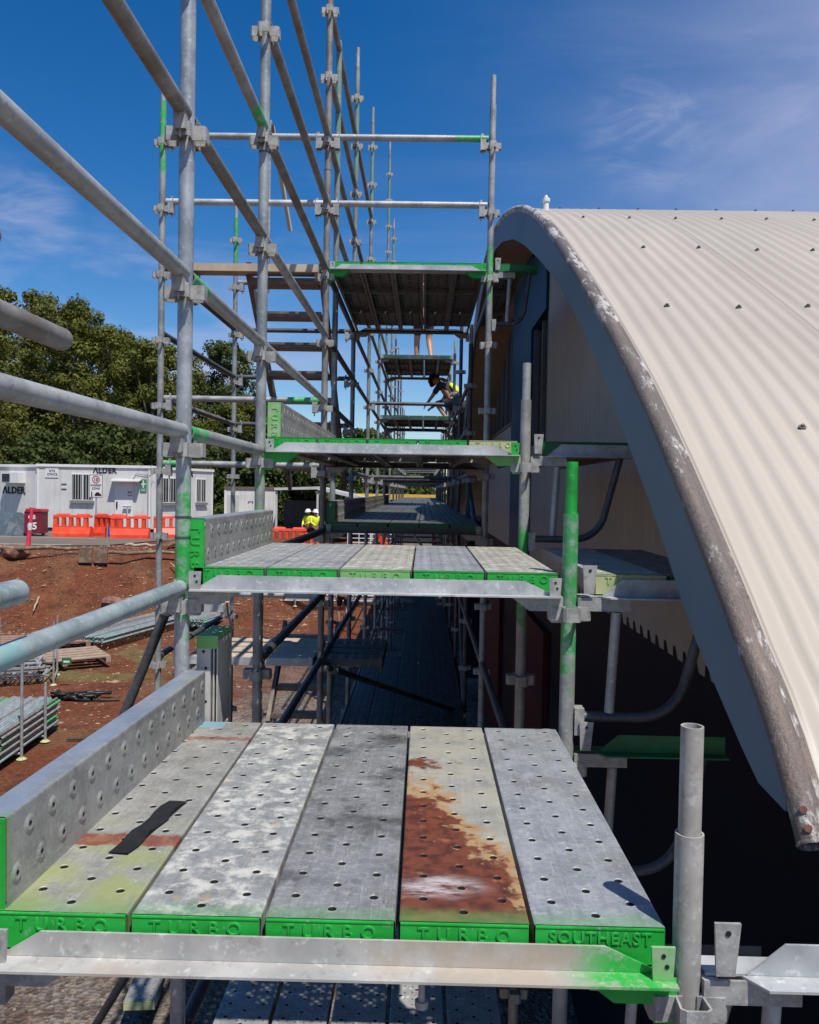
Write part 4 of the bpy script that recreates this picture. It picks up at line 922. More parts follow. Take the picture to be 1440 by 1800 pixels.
# end wall is the -x side of the shed: its AC sits on it; the front-left blank piece
sB = shed((-12.50, SY+.15), (-10.9, SY+4.6), .90, -2.25, 2.6, 'second white site shed receding behind the thick nearest standard')
win(sB, .55, 1.65, 1.50, 2.62, 6); win(sB, 3.3, 4.1, 1.50, 2.62, 5); words(sB, '\u039bLDER', .34, 2.5, 2.86, off=.012)
M['roofb'] = paint('brown_roof_edge', (.13,.08,.06), (.18,.11,.08), 3., .7)
sC = shed((-10.6, 44), (-7.9, 44.6), .05, -2.4, 3., 'low white shed with brown roof edge right of the long sheds', 'roofb')
words(sC, 'SITE', .16, 1.35, 1.62)
put('small_door', MB().box(.15, .75, -.03, .0, .3, 2.0).mesh('door', 'bar'), sC)
put('cable', MB().path([(5.6, -.03, 2.9), (5.2, -.04, 2.72), (4.6, -.04, 2.80), (4.3, -.04, 2.3)], .012, 6).mesh('cable', 'ink'), sA)
put('downpipe', MB().cyl((5.18, -.05, .2), (5.18, -.05, 2.95), .035, 8).mesh('pipe', 'bar'), sA)
# open carport
t = thing('open_carport', (-7.6, 42, -2.6), 'dark open carport with pale edged roof behind the scaffold', 'carport')
b = MB(); b.add([(0,0,2.62),(2.2,0,2.72),(2.2,3,2.72),(0,3,2.62),(0,0,2.50),(2.2,0,2.58),(2.2,3,2.58),(0,3,2.50)], [(0,1,2,3),(7,6,5,4),(0,4,5,1),(1,5,6,2),(2,6,7,3),(3,7,4,0)])
b.add([(2.2,0,2.72),(5.2,.4,2.10),(5.2,3,2.10),(2.2,3,2.72),(2.2,0,2.55),(5.2,.4,1.93),(5.2,3,1.93),(2.2,3,2.55)], [(0,1,2,3),(7,6,5,4),(0,4,5,1),(1,5,6,2),(2,6,7,3),(3,7,4,0)])
put('roof', b.mesh('roof', 'bar'), t)
for x in (.1, 2.2, 5.0): put('post', MB().box(x-.05, x+.05, .1, .2, 0, 2.5 if x < 3 else 1.95).mesh('post', 'bar'), t)
put('back_wall', MB().box(0, 5.2, 2.9, 3.0, 0, 1.95).mesh('back', 'dark'), t)
t = thing('yellow_roofed_container', (-3.6, 44, -2.7), 'low container with a yellow top edge glimpsed behind the scaffold', 'container')
put('body', MB().box(0, 4.2, 0, 2.4, 0, 2.2).mesh('body', 'dark'), t); put('yellow_edge', MB().box(-.05, 4.25, -.05, 2.4, 2.2, 2.48).mesh('edge', paint('yellow_paint', (.65,.42,.06), (.55,.33,.05))), t)
# traffic sign on its pole
t = thing('shared_zone_sign', (-14.05, 35.3, -2.17), 'white speed sign with red ring on a pole before the shed', 'traffic sign')
put('pole', MB().cyl((0, .03, 0), (0, .03, 2.55), .03, 8).mesh('pole', 'galv'), t)
f = put('sign_plate', MB().box(-.30, .30, -.012, 0, 1.62, 2.62).mesh('plate', 'white'), t)
put('border', MB().box(-.29, .29, -.015, -.0125, 1.63, 1.65).box(-.29, .29, -.015, -.0125, 2.59, 2.61).box(-.29, -.27, -.015, -.0125, 1.65, 2.59).box(.27, .29, -.015, -.0125, 1.65, 2.59).mesh('border', 'ink'), f)
b = MB(); n = 28
b.add([(math.cos(2*math.pi*i/n)*r, -.016, 2.40+math.sin(2*math.pi*i/n)*r) for r in (.165, .125) for i in range(n)], [(i, (i+1) % n, n+(i+1) % n, n+i) for i in range(n)])
M['signred'] = paint('sign_red', (.35,.03,.04), (.35,.03,.04), bump=0); put('red_ring', b.mesh('ring', 'signred', False), f)
words(f, '10', .19, 0, 2.40, 'ink', -.018, off=.004); words(f, 'SHARED', .125, 0, 2.16, 'ink', -.018); words(f, 'ZONE', .125, 0, 2.02, 'ink', -.018)
b = MB().box(-.20, -.15, -.018, -.0155, 1.72, 1.84).box(-.205, -.18, -.018, -.0155, 1.66, 1.72).box(-.17, -.145, -.018, -.0155, 1.66, 1.72).cyl((-.175, -.018, 1.87), (-.175, -.0155, 1.87), .025, 8)
put('walking_figure', b.mesh('figure', 'ink'), f)
b = MB().prism([(-.05, 1.70), (.24, 1.70), (.24, 1.78), (.17, 1.80), (.13, 1.86), (.03, 1.86), (-.02, 1.80), (-.05, 1.78)], 'y', -.018, -.0155)
put('car_symbol', b.mesh('car', 'ink'), f)
# plastic barriers
M['orange'] = paint('orange_red_plastic', (.72,.055,.018), (.80,.10,.03), 3., .4, bump=0)
def barrier_mesh():
    b = MB(); L, H = 1.55, 1.0
    def sect(x0, x1, z0, z1, w0, w1): b.add([(x0,-w0,z0),(x1,-w0,z0),(x1,w0,z0),(x0,w0,z0),(x0,-w1,z1),(x1,-w1,z1),(x1,w1,z1),(x0,w1,z1)], [(3,2,1,0),(4,5,6,7),(0,1,5,4),(1,2,6,5),(2,3,7,6),(3,0,4,7)])
    sect(0, L, 0, .14, .27, .26); sect(0, L, .14, .40, .26, .13)
    xs2 = [0, .16, .34, .46, .64, .76, .94, 1.06, 1.24, 1.39, 1.55]
    for i in range(len(xs2)-1):
        if i % 2 == 0: sect(xs2[i], xs2[i+1], .40, .80, .13, .10)
        else: sect(xs2[i]+.0, xs2[i+1], .40, .44, .13, .13)
    sect(0, L, .80, .90, .12, .10)
    for i in (0, 2): sect(.12+i*.42, .62+i*.42, .90, .96, .08, .05)
    return b.mesh('barrier', 'orange')
bm_ = barrier_mesh()
bl = ['orange plastic barrier just right of the maroon bin', 'orange plastic barrier under the traffic sign', 'third orange plastic barrier right of the traffic sign', 'orange plastic barrier half behind the thin left standard',
      'orange plastic barrier left of the two yellow-shirted workers', 'orange plastic barrier under the yellow-shirted workers, farther right', 'orange barrier low beneath the dark walkway']
for (x, y, rz, z), l in zip(((-15.35, 34.2, .03, -2.17), (-13.95, 35.1, -.42, -2.17), (-12.85, 33.9, .10, -2.17), (-11.35, 34.7, .38, -2.17), (-6.7, 36.5, .05, -2.68), (-5.2, 35.6, .0, -2.85), (-3.7, 30.5, .1, -3.85)), bl):
    tag(put('barrier', bm_, None, (x, y, z), Euler((0,0,rz))), l, 'traffic barrier', 'orange plastic barriers')
# maroon bin with white marks
t = thing('maroon_bin', (-16.2, 34.4, -2.17), 'maroon drum bin with white painted marks beside the barriers', 'bin')
M['maroon'] = paint('maroon_paint', (.16,.008,.025), (.22,.012,.03), 4., .5)
b = MB(); b.prism([(-.36, -.30), (.36, -.30), (.36, .30), (-.36, .30)], 'z', .12, 1.02); put('body', b.mesh('body', 'maroon'), t)
put('lid', MB().prism([(-.32, 1.02), (.40, 1.02), (.36, 1.12), (-.28, 1.14)], 'y', -.33, .33).mesh('lid', paint('red_lid', (.42,.02,.03), (.42,.02,.03))), t)
words(t, '05', .40, -.02, .40, 'white', -.305, off=.012, name='white_marks'); words(t, 'CB', .24, -.04, .78, 'white', -.305, off=.008, name='white_marks')
for x in (-.3, .3): put('wheel', MB().cyl((x-.03, 0, .10), (x+.03, 0, .10), .10, 12).mesh('wheel', 'black'), t)
# delineator post
t = thing('delineator_post', (-13.35, 27.75, gz(-13.35, 27.75)), 'leaning pink-red delineator post with a white band on the car park edge', 'delineator post')
t.rotation_euler = (0, R(6), 0)
M['pink'] = paint('pink_red_plastic', (.70,.04,.09), (.75,.07,.10), 5., .5)
b = MB().path([(0,0,.04), (0,0,.5), (0,0,.9), (0,0,1.3)], [.085, .07, .06, .05], 12); put('post', b.mesh('post', 'pink'), t)
put('base', MB().cyl((0,0,0), (0,0,.05), .22, 12, r1=.18).mesh('base', 'black'), t); put('white_band', MB().cyl((0,0,.62), (0,0,.86), .069, 12, r1=.064).mesh('band', 'white'), t)
put('top_handle', MB().box(-.09, .09, -.03, .03, 1.3, 1.38).mesh('top', 'pink'), t)
# dark sheeted pile at left edge
t = MB(); rs = random.Random(3); n = 9
vs = []
for j in range(7):
    for i in range(n):
        u, v = i/(n-1), j/6; e = min(u, 1-u, v, 1-v)*4; vs.append((u*2.9, v*2.2, min(e, 1)*1.12*(1-.25*u)+rs.uniform(-.03,.03)))
t.add(vs, [(j*n+i, j*n+i+1, (j+1)*n+i+1, (j+1)*n+i) for j in range(6) for i in range(n-1)], 0, False)
tag(put('sheeted_pile', t.mesh('sheet', paint('blue_grey_sheet', (.055,.075,.095), (.09,.115,.14), 5.), False), None, (-19.6, 34.2, -2.17)), 'dark blue-grey sheeted pile at the left edge before the shed', 'covered pile')
t = thing('marker_flag', (-11.0, 28.6, -2.1), 'blue and red marker flag on a stake at the bank top', 'marker flag')
put('stake', MB().cyl((0,0,0), (.04,0,.75), .018, 6).mesh('stake', 'pale_wood'), t)
put('blue_flag', MB().prism([(.03, .75), (.10, .72), (.12, .30), (.02, .34)], 'y', -.01, .01).mesh('flag', paint('blue_cloth', (.03,.10,.32), (.03,.08,.25))), t)
put('red_flag', MB().prism([(-.06, .60), (.02, .66), (.01, .25), (-.05, .28)], 'y', -.01, .01).mesh('flag', 'signred'), t)
# ------------------------------------------------------------------ stores on the ground
def pipe_bundle(loc, rz, L, cols, rows, label, end='green', sp=.055):
    t = thing('tube_bundle', loc, label, 'tube stack', None, rz); r0 = random.Random(int(loc[1]*10))
    for j in range(rows):
        for i in range(cols):
            dx = r0.uniform(-.10, .10)
            put('steel_tube', tube_mesh(L, TR, r0.choice(['led_g', 'galv', 'galv_b', 'led_g0', 'galv', 'galv_teal']), 8), t, (dx, i*sp+(j % 2)*.02, .06+j*.052), Euler((0, R(90), 0)))
    return t
def stillage_posts(t, L, W, H, n=2):
    for x in (.25, L-.25):
        for y in (-.06, W):
            put('post', MB().cyl((x, y, -.0), (x, y, H), .021, 10).mesh('post', 'galv'), t)
            put('foot', MB().cyl((x, y, 0), (x, y, .03), .07, 12, r1=.03).mesh('foot', 'cream_p'), t)
        put('cross_bar', MB().cyl((x, -.06, .10), (x, W, .10), .018, 8).mesh('bar', 'galv'), t)
z0 = GZ
s = thing('stillage', (-5.75, 11.40, z0), 'post and foot stillage holding the front bundle of tubes at left', 'stillage', None, R(93))
for x, H in ((.45, 1.42), (1.30, .92)):
    for y in (.0, 1.02):
        put('post', MB().cyl((x, y, .0), (x, y, H), .022, 10).mesh('post', 'galv'), s); put('foot', MB().cyl((x, y, 0), (x, y, .03), .075, 12, r1=.03).mesh('foot', 'cream_p'), s)
    put('cross_bar', MB().cyl((x, 0, .08), (x, 1.02, .08), .018, 8).mesh('bar', 'galv'), s)
pipe_bundle((-5.80, 11.25, z0+.08), R(93), 2.1, 17, 8, 'stacked grey and green tubes in the posts at lower left')
z0 = gz(-8, 17); 
s = thing('stillage', (-8.6, 15.9, z0), 'taller stillage with metal frames behind the front tube bundle', 'stillage', None, .35); stillage_posts(s, 1.6, .9, 1.25)
t = thing('frame_stack', (-9.0, 15.75, z0+.12), 'heap of pale metal frames on a pallet at the left edge', 'frame stack', None, .40); r0 = random.Random(5)
for j in range(7):
    b = MB(); dx, dy, a = r0.uniform(-.1,.1), r0.uniform(-.1,.1), r0.uniform(-.2,.2)
    for k in range(6): b.obox((dx+k*.3, dy, .05*j), (dx+k*.3+a, dy+.85, .05*j), .03, .02)
    b.obox((dx, dy, .05*j), (dx+1.6, dy, .05*j), .04, .03); b.obox((dx, dy+.85, .05*j), (dx+1.6, dy+.85, .05*j), .04, .03)
    put('metal_frame', b.mesh('frame', ['galv_l','galv'][j % 2]), t)
def pallet(loc, rz, L, W, n, label, mat='wood', layers=1):
    t = thing('timber_pallet', loc, label, 'pallet', None, rz)
    for j in range(layers):
        z = j*.15
        for i in range(n): put('slat', MB().box(0, L, W*i/n+.02, W*(i+1)/n-.06, z+.11, z+.135).mesh('slat', mat), t)
        for x in (0, L/2-.05, L-.1): put('bearer', MB().box(x, x+.1, 0, W, z+.0, z+.109).mesh('bearer', mat), t)
    return t
M['pal'] = paint('grey_brown_timber', (.30,.21,.15), (.40,.30,.22), 6., .8); M['pal2'] = paint('red_brown_timber', (.26,.15,.11), (.34,.21,.16), 6., .8)
pallet((-8.35, 16.9, GZ+.12), .62, 1.9, 1.4, 5, 'slatted timber pallet lying on the red earth', 'pal', 1)
pallet((-10.2, 18.9, gz(-10, 19)+.14), .3, 2.4, 1.2, 4, 'reddish timber pallet behind the slatted one', 'pal2', 1)
pallet((-9.9, 17.4, gz(-9.5, 17.6)+.13), .55, 1.1, 1.0, 3, 'broken pale pallet leaning beside the slatted one', 'wood', 1)
pipe_bundle((-7.65, 19.6, GZ+.16), R(76), 4.6, 11, 3, 'wide low layer of grey and green tubes on the ground mid left', sp=.11)
pipe_bundle((-5.9, 22.3, gz(-6, 23)+.1), R(80), 2.6, 8, 4, 'bundle of tubes behind the slanting raker', sp=.10)
pallet((-5.2, 17.3, gz(-5, 17.4)), .05, 1.0, 1.0, 6, 'grey slatted pallet behind the thin left standard', 'galv', 2)
for (x, y, l) in ((-4.4, 27.0, 'rack of pale tubes seen under the second deck\'s left part'), (-2.6, 28.2, 'rack of pale tubes seen left of the walking worker')):
    s = thing('stillage', (x, y, gz(x, y)), l, 'stillage', None, .1); stillage_posts(s, 2.2, .9, 1.0)
    for j in range(4):
        for i in range(4): put('steel_tube', tube_mesh(2.4, TR, 'galv_l', 8), s, (-.1, .05+i*.2, .18+j*.18), Euler((0, R(90), 0)))
# crumpled black cable/netting
pts = []; rs = random.Random(9); b = MB()
for k in range(11):
    pts = [(rs.uniform(-.32,.32)+i*.06*(k % 2), rs.uniform(-.14,.14), rs.uniform(.02,.13)) for i in range(9)]
    b.path(pts, .034, 6)
b.path([(.2, 0, .05), (.5, -.1, .02), (.8, -.12, .03), (1.0, -.02, .02)], .02, 6)
tag(put('black_netting', b.mesh('netting', 'black', False), None, (-6.55, 15.15, gz(-6.5, 15.1))), 'crumpled black netting dropped on the red earth', 'netting')
tag(put('fallen_rod', MB().cyl((0,0,.03), (1.9,.25,.03), .02, 8).mesh('rod', 'dark'), None, (-5.5, 12.75, gz(-5, 12.8))), 'thin dark rod lying on the earth by the front tube stack', 'rod')
t = thing('green_tag_plate', (-7.05, 16.1, gz(-7, 16)+.45), 'small green label plate on the stillage post', 'label plate')
put('plate', MB().box(0, .18, -.01, .01, 0, .13).mesh('plate', 'green_dk'), t); put('mark', MB().box(.03, .15, -.013, -.0105, .04, .08).mesh('mark', 'white'), t)
# perforated board and tubes on the gravel at the bottom edge
t = plank(-2.02, 5.95, GZ+.22, .45, 'small sunlit perforated board low at the bottom left edge', 'toe', 'cream_p', n=8); t.rotation_euler = (0, 0, .1)
brace((-2.15, 5.0, GZ+.35), (-1.30, 4.2, -2.2), 'dark slanting tube at the bottom left below the front transom')
brace((-.95, 2.9, GZ+.2), (-.40, 3.6, -2.3), 'dark slanting tube in the shade under the front transom', 'galv_d')
# things glimpsed below the long walkway
t = thing('red_white_barrier_board', (.35, 31.5, -3.9), 'red and white striped board beyond the walkway end', 'barrier board')
for i in range(7): put('stripe', MB().box(i*.14, i*.14+.14, -.01, .01, 1.45, 2.4).mesh('stripe', 'white' if i % 2 else 'signred'), t)
put('leg', MB().box(.0, .05, .011, .06, 0, 2.4).box(.93, .98, .011, .06, 0, 2.4).mesh('leg', 'bar'), t)
t = thing('wire_cage', (-2.8, 30.6, -3.9), 'white wire cage glimpsed under the walkway', 'cage')
b = MB()
for i in range(6): b.box(0, 1.7, -.01, .01, 1.45+.16*i, 1.48+.16*i)
for i in range(5): b.box(.42*i, .42*i+.03, -.012, .012, 0, 2.35)
put('mesh_panel', b.mesh('cage', 'white'), t); put('orange_side', MB().box(1.1, 1.45, -.06, -.02, 1.4, 2.3).mesh('side', 'orange'), t)
# ------------------------------------------------------------------ people
M['skin'] = paint('skin', (.42,.22,.14), (.36,.17,.11), 8., .5, bump=0); M['hivis'] = paint('yellow_hi_vis', (.72,.80,.03), (.62,.70,.02), 5., .6, bump=0)
M['shorts'] = paint('navy_cloth', (.014,.016,.030), (.02,.022,.035), 8., .8, bump=0); M['boot'] = paint('brown_boot', (.10,.06,.035), (.07,.04,.025), 8., .7, bump=0)
M['hair'] = paint('dark_hair', (.02,.014,.01), (.03,.02,.015), 30., .6)
def skinmesh(name, pts, edges, root, mat, sub=1):
    me = bpy.data.meshes.new(name); me.from_pydata([p[0] for p in pts], edges, [])
    o = bpy.data.objects.new('tmp', me); C.objects.link(o)
    m = o.modifiers.new('s', 'SKIN'); sk = me.skin_vertices[0].data
    for i, p in enumerate(pts):
        r = p[1]; sk[i].radius = (r, r) if not isinstance(r, tuple) else r; sk[i].use_root = (i == root)
    m.use_smooth_shade = True
    u = o.modifiers.new('u', 'SUBSURF'); u.levels = sub; u.render_levels = sub
    dg = bpy.context.evaluated_depsgraph_get(); dg.update()
    out = bpy.data.meshes.new_from_object(o.evaluated_get(dg)); bpy.data.objects.remove(o)
    out.name = name; out.materials.clear(); out.materials.append(M[mat]); out.polygons.foreach_set('use_smooth', [True]*len(out.polygons)); return out
def person(loc, rz, label, J, top='hivis', legs='shorts', helmet='white', group=None, long=False):
    """J: joint dict in metres, figure faces +Y before rotation"""
    t = thing('person', loc, label, 'person', group, rz)
    g = lambda k: Vector(J[k])
    chain = [('hip',.125),('waist',.115),('chest',.145),('neck0',.07),('neck',.055),('head0',.085),('head1',.095),('head2',.07)]
    pts = []; e = []; idx = {}
    def addp(k, v, r, par=None):
        pts.append((tuple(v), r)); idx[k] = len(pts)-1
        if par is not None: e.append((idx[par], idx[k]))
    prev = None
    nk = g('neck'); hd = g('head'); ax = (hd-nk).normalized()
    addp('hip', g('hip'), (.15,.11)); addp('waist', g('hip').lerp(g('neck'), .4), (.135,.10), 'hip'); addp('chest', g('hip').lerp(g('neck'), .78), (.165,.11), 'waist')
    addp('neck', nk, .055, 'chest'); addp('head0', hd-ax*.08, .066, 'neck'); addp('head1', hd, .092, 'head0'); addp('head2', hd+ax*.09, .065, 'head1')
    for s in 'lr':
        addp(s+'sh', g(s+'sh'), .062, 'chest'); addp(s+'el', g(s+'el'), .042, s+'sh'); addp(s+'wr', g(s+'wr'), .028, s+'el')
        d = (g(s+'wr')-g(s+'el')).normalized(); side = d.orthogonal().normalized(); pal = g(s+'wr')+d*.06
        addp(s+'pa', pal, (.036,.018), s+'wr')
        for k in range(4):
            q = pal+d*.03+side*(.026-.0175*k); l = (.075,.085,.078,.06)[k]
            addp(s+'f%d' % k, q, .009, s+'pa'); addp(s+'g%d' % k, q+d*l*.55, .0085, s+'f%d' % k); addp(s+'h%d' % k, q+d*l*.9+d.cross(side)*.02, .0075, s+'g%d' % k)
        addp(s+'t0', g(s+'wr')+d*.035+side*.035, .011, s+'pa'); addp(s+'t1', g(s+'wr')+d*.075+side*.055, .009, s+'t0')
        addp(s+'th', g(s+'th'), .088, 'hip'); addp(s+'kn', g(s+'kn'), .058, s+'th'); addp(s+'ca', g(s+'kn').lerp(g(s+'an'), .3), .056, s+'kn'); addp(s+'an', g(s+'an'), .036, s+'ca')
        addp(s+'he', g(s+'an')+Vector((0,.02,-.05)), .038, s+'an'); addp(s+'to', g(s+'an')+Vector((0,.17,-.065)), .032, s+'he')
    body = put('body', skinmesh('body', pts, e, 0, 'skin'), t)
    face = hd+Vector((0,.088,0))
    # face details as part of the head area
    b = MB(); b.cyl(face+Vector((-.032,-.006,.012)), face+Vector((-.032,.004,.012)), .009, 8); b.cyl(face+Vector((.032,-.006,.012)), face+Vector((.032,.004,.012)), .009, 8); b.box(face.x-.022, face.x+.022, face.y-.01, face.y+.003, face.z-.045, face.z-.038)
    put('eyes_and_mouth', b.mesh('face', 'hair'), t)
    sp = [(tuple(g('hip').lerp(nk, .02)), (.165,.125)), (tuple(g('hip').lerp(nk, .4)), (.155,.12)), (tuple(g('hip').lerp(nk, .78)), (.185,.13)), (tuple(g('hip').lerp(nk, .96)), .075)]
    se = [(0,1),(1,2),(2,3)]
    for s in 'lr':
        n0 = len(sp); sp.append((tuple(g(s+'sh')), .082)); el = g(s+'el') if not long else g(s+'el'); sp.append((tuple(g(s+'sh').lerp(el, .85)), .062)); se += [(2, n0), (n0, n0+1)]
        if long: sp.append((tuple(g(s+'wr')), .042)); se.append((n0+1, n0+2))
    put('work_shirt', skinmesh('shirt', sp, se, 0, top), t)
    lp = [(tuple(g('hip')+Vector((0,0,.03))), (.168,.13))]; le = []
    for s in 'lr':
        n0 = len(lp); lp.append((tuple(g(s+'th')), .108)); lp.append((tuple(g(s+'th').lerp(g(s+'kn'), .85)), .085)); le += [(0, n0), (n0, n0+1)]
        put('boot', skinmesh('boot', [(tuple(g(s+'an')+Vector((0,0,.05))), .05), (tuple(g(s+'an')+Vector((0,.01,-.045))), .052), (tuple(g(s+'an')+Vector((0,.18,-.06))), .042)], [(0,1),(1,2)], 0, 'boot'), t)
    put('shorts', skinmesh('shorts', lp, le, 0, legs), t)
    put('hair', skinmesh('hair', [(tuple(hd+ax*.03-Vector((0,.02,0))), .102), (tuple(hd+ax*.10-Vector((0,.01,0))), .075)], [(0,1)], 0, 'hair'), t)
    if helmet:
        b = MB(); r = Vector((0,0,1)).rotation_difference(ax)
        ring = [(.125, .03), (.122, .07), (.105, .115), (.07, .148), (.02, .16)]
        vs = []; n = 16
        for rr, z in [(.150, .028)]+ring: vs += [tuple(hd+r @ Vector((math.cos(2*math.pi*i/n)*rr, math.sin(2*math.pi*i/n)*rr*1.12, z))) for i in range(n)]
        b.add(vs, [(j*n+i, j*n+(i+1) % n, (j+1)*n+(i+1) % n, (j+1)*n+i) for j in range(len(ring)) for i in range(n)], 0, True); b.add(vs[-n:], [tuple(range(n))], 0, True)
        put('hard_hat', b.mesh('hat', helmet), t)
    return t
stand = dict(hip=(0,0,.95), neck=(0,.01,1.48), head=(0,.03,1.64), lsh=(-.19,0,1.42), rsh=(.19,0,1.42), lel=(-.25,-.02,1.13), rel=(.25,-.02,1.13), lwr=(-.24,.10,.90), rwr=(.24,.10,.90),
             lth=(-.095,0,.88), rth=(.095,0,.88), lkn=(-.10,.03,.50), rkn=(.10,.03,.50), lan=(-.10,-.02,.085), ran=(.10,-.02,.085))
walk = dict(stand); walk.update(lkn=(-.10,.14,.50), lan=(-.10,.10,.09), rkn=(.10,.02,.50), ran=(.10,-.22,.12), lwr=(-.26,-.12,.90), rwr=(.25,.22,.95))
talk = dict(stand); talk.update(lel=(-.27,.10,1.18), lwr=(-.12,.26,1.12), rel=(.27,.06,1.16), rwr=(.14,.25,1.05))
squat = dict(hip=(0,-.12,.46), neck=(0,.26,.84), head=(0,.42,.93), lsh=(-.19,.20,.80), rsh=(.19,.20,.80), lel=(-.24,.34,.58), rel=(.24,.36,.56), lwr=(-.16,.52,.44), wr=(0,0,0), rwr=(.16,.55,.42),
            lth=(-.10,-.08,.42), rth=(.10,-.08,.42), lkn=(-.16,.30,.46), rkn=(.16,.28,.48), lan=(-.14,.02,.09), ran=(.14,-.02,.09))
bend = dict(hip=(0,-.10,.80), neck=(0,.38,.86), head=(0,.52,.80), lsh=(-.19,.34,.84), rsh=(.19,.34,.84), lel=(-.24,.40,.56), rel=(.24,.42,.56), lwr=(-.16,.52,.34), rwr=(.16,.55,.33),
            lth=(-.10,-.08,.74), rth=(.10,-.08,.74), lkn=(-.14,.10,.44), rkn=(.14,.12,.44), lan=(-.13,-.06,.09), ran=(.13,-.04,.09))
M['hathelm'] = M['white']
person((-2.30, 24.2, gz(-2.3, 24.2)), .4, 'worker in yellow vest and dark shorts walking on the ground below the second deck', walk, helmet='white')
person((-5.28, 38.0, -2.72), 2.6, 'left one of two yellow-shirted workers with white helmets, hidden behind the other', talk, long=True)
person((-4.92, 37.6, -2.72), -2.4, 'right one of two yellow-shirted workers, white helmet turned away', talk, long=True)
M['darkshirt'] = paint('dark_work_shirt', (.02,.022,.03), (.035,.035,.04), 10., .8, bump=0)
p = person((.50, 15.4, D(3)), 1.0, 'bending worker in dark clothes with a bright yellow back on the lower distant deck', squat, top='darkshirt', helmet='black')
p.scale = (.9, .9, .9)
put('yellow_back_panel', skinmesh('vest', [((0,-.20,.62), (.13,.06)), ((0,.06,.86), (.14,.06))], [(0,1)], 0, 'hivis'), p)
person((-.05, 15.0, D(5)), .2, 'worker of whom only bare legs show below the high deck', walk, top='darkshirt', helmet='white')
# ------------------------------------------------------------------ trees
def leafmat(name, c1, c2, c3):
    t = NT(name, .65, 0., .25)
    a = t.noise(.55, 3); f = t.noise(5, 3); col = t.mix(t.ramp(a, .35, .65), c1, c2); col = t.mix(t.math('MULTIPLY', t.ramp(f, .55, .75), .7), col, c3)
    t.done(col)
    tr = t.n('ShaderNodeBsdfTranslucent'); t.put(tr.inputs[0], col); mx = t.n('ShaderNodeMixShader'); mx.inputs[0].default_value = .25
    out = [x for x in t.t.nodes if x.type == 'OUTPUT_MATERIAL'][0]
    t.t.links.new(t.b.outputs[0], mx.inputs[1]); t.t.links.new(tr.outputs[0], mx.inputs[2]); t.t.links.new(mx.outputs[0], out.inputs[0]); return t.m
M['leaf_a'] = leafmat('olive_foliage', (.085,.10,.017), (.145,.15,.025), (.23,.21,.04))
M['leaf_b'] = leafmat('dark_foliage', (.045,.068,.014), (.075,.098,.02), (.14,.145,.032))
M['trunk'] = paint('grey_brown_bark', (.16,.13,.10), (.09,.07,.055), 5., .9)
def tree_meshes(seed, h, w, mat, n=30000, base=.22, leaf=.105, cone=0.):
    r = random.Random(seed); cl = []
    for i in range(95):
        u = r.random(); z = h*(base+(1-base)*u); k = math.sqrt(max(0, 1-((u-.38)/.66)**2))*(1-cone*u)
        a = r.uniform(0, 6.28); q = w*.5*k*math.sqrt(r.random())*1.05
        cl.append((q*math.cos(a), q*math.sin(a), z, r.uniform(.5, 1.2)*w*.125*(1-.35*u)))
    b = MB(); vs = []; fs = []
    for i in range(n):
        c = cl[r.randrange(len(cl))]; v = Vector((r.gauss(0,1), r.gauss(0,1), r.gauss(0,1)*.75)); v.normalize(); v *= c[3]*(r.random()**.4)
        p = Vector(c[:3])+v; nn = (v.normalized()+Vector((r.gauss(0,.5), r.gauss(0,.5), r.gauss(0,.5)+.3))).normalized()
        s = leaf*r.uniform(.6, 1.5); a = nn.orthogonal().normalized(); bb = nn.cross(a); an = r.uniform(0, 6.28); a2 = (a*math.cos(an)+bb*math.sin(an))*s; b2 = (bb*math.cos(an)-a*math.sin(an))*s*.6
        o = len(vs); vs += [p-a2, p+b2, p+a2, p-b2]; fs.append((o, o+1, o+2, o+3))
    b.add(vs, fs); crown = b.mesh('crown', mat, False)
    b = MB(); b.path([(0,0,-.3), (.1,.05,h*.25), (.05,-.05,h*.55), (0,.1,h*.85)], [.035*h*.6, .028*h*.6, .018*h*.6, .006*h], 8)
    for i in range(9):
        c = cl[i*4]; z0 = h*(.18+.05*i); b.path([(0.05,0,z0), (c[0]*.5,c[1]*.5,(z0+c[2])/2-.1), (c[0],c[1],c[2])], [.010*h, .006*h, .002*h], 6)
    return crown, b.mesh('trunk', 'trunk')
TM = [tree_meshes(1, 14.5, 10, 'leaf_a'), tree_meshes(2, 14, 9, 'leaf_b', cone=.25), tree_meshes(3, 12, 9, 'leaf_a', base=.2), tree_meshes(4, 12.5, 5.5, 'leaf_b', 20000, .2, .10, cone=.75), tree_meshes(5, 5, 8, 'leaf_b', 14000, .02, .13)]
def tree(k, x, y, s, rz, label, group=None, cat='tree', sz=1.):
    t = thing('broadleaf_tree' if k != 3 else 'conifer_tree', (x, y, -2.3), label, cat, group, rz); t.scale = (s, s, s*sz)
    put('crown', TM[k][0], t); put('trunk', TM[k][1], t)
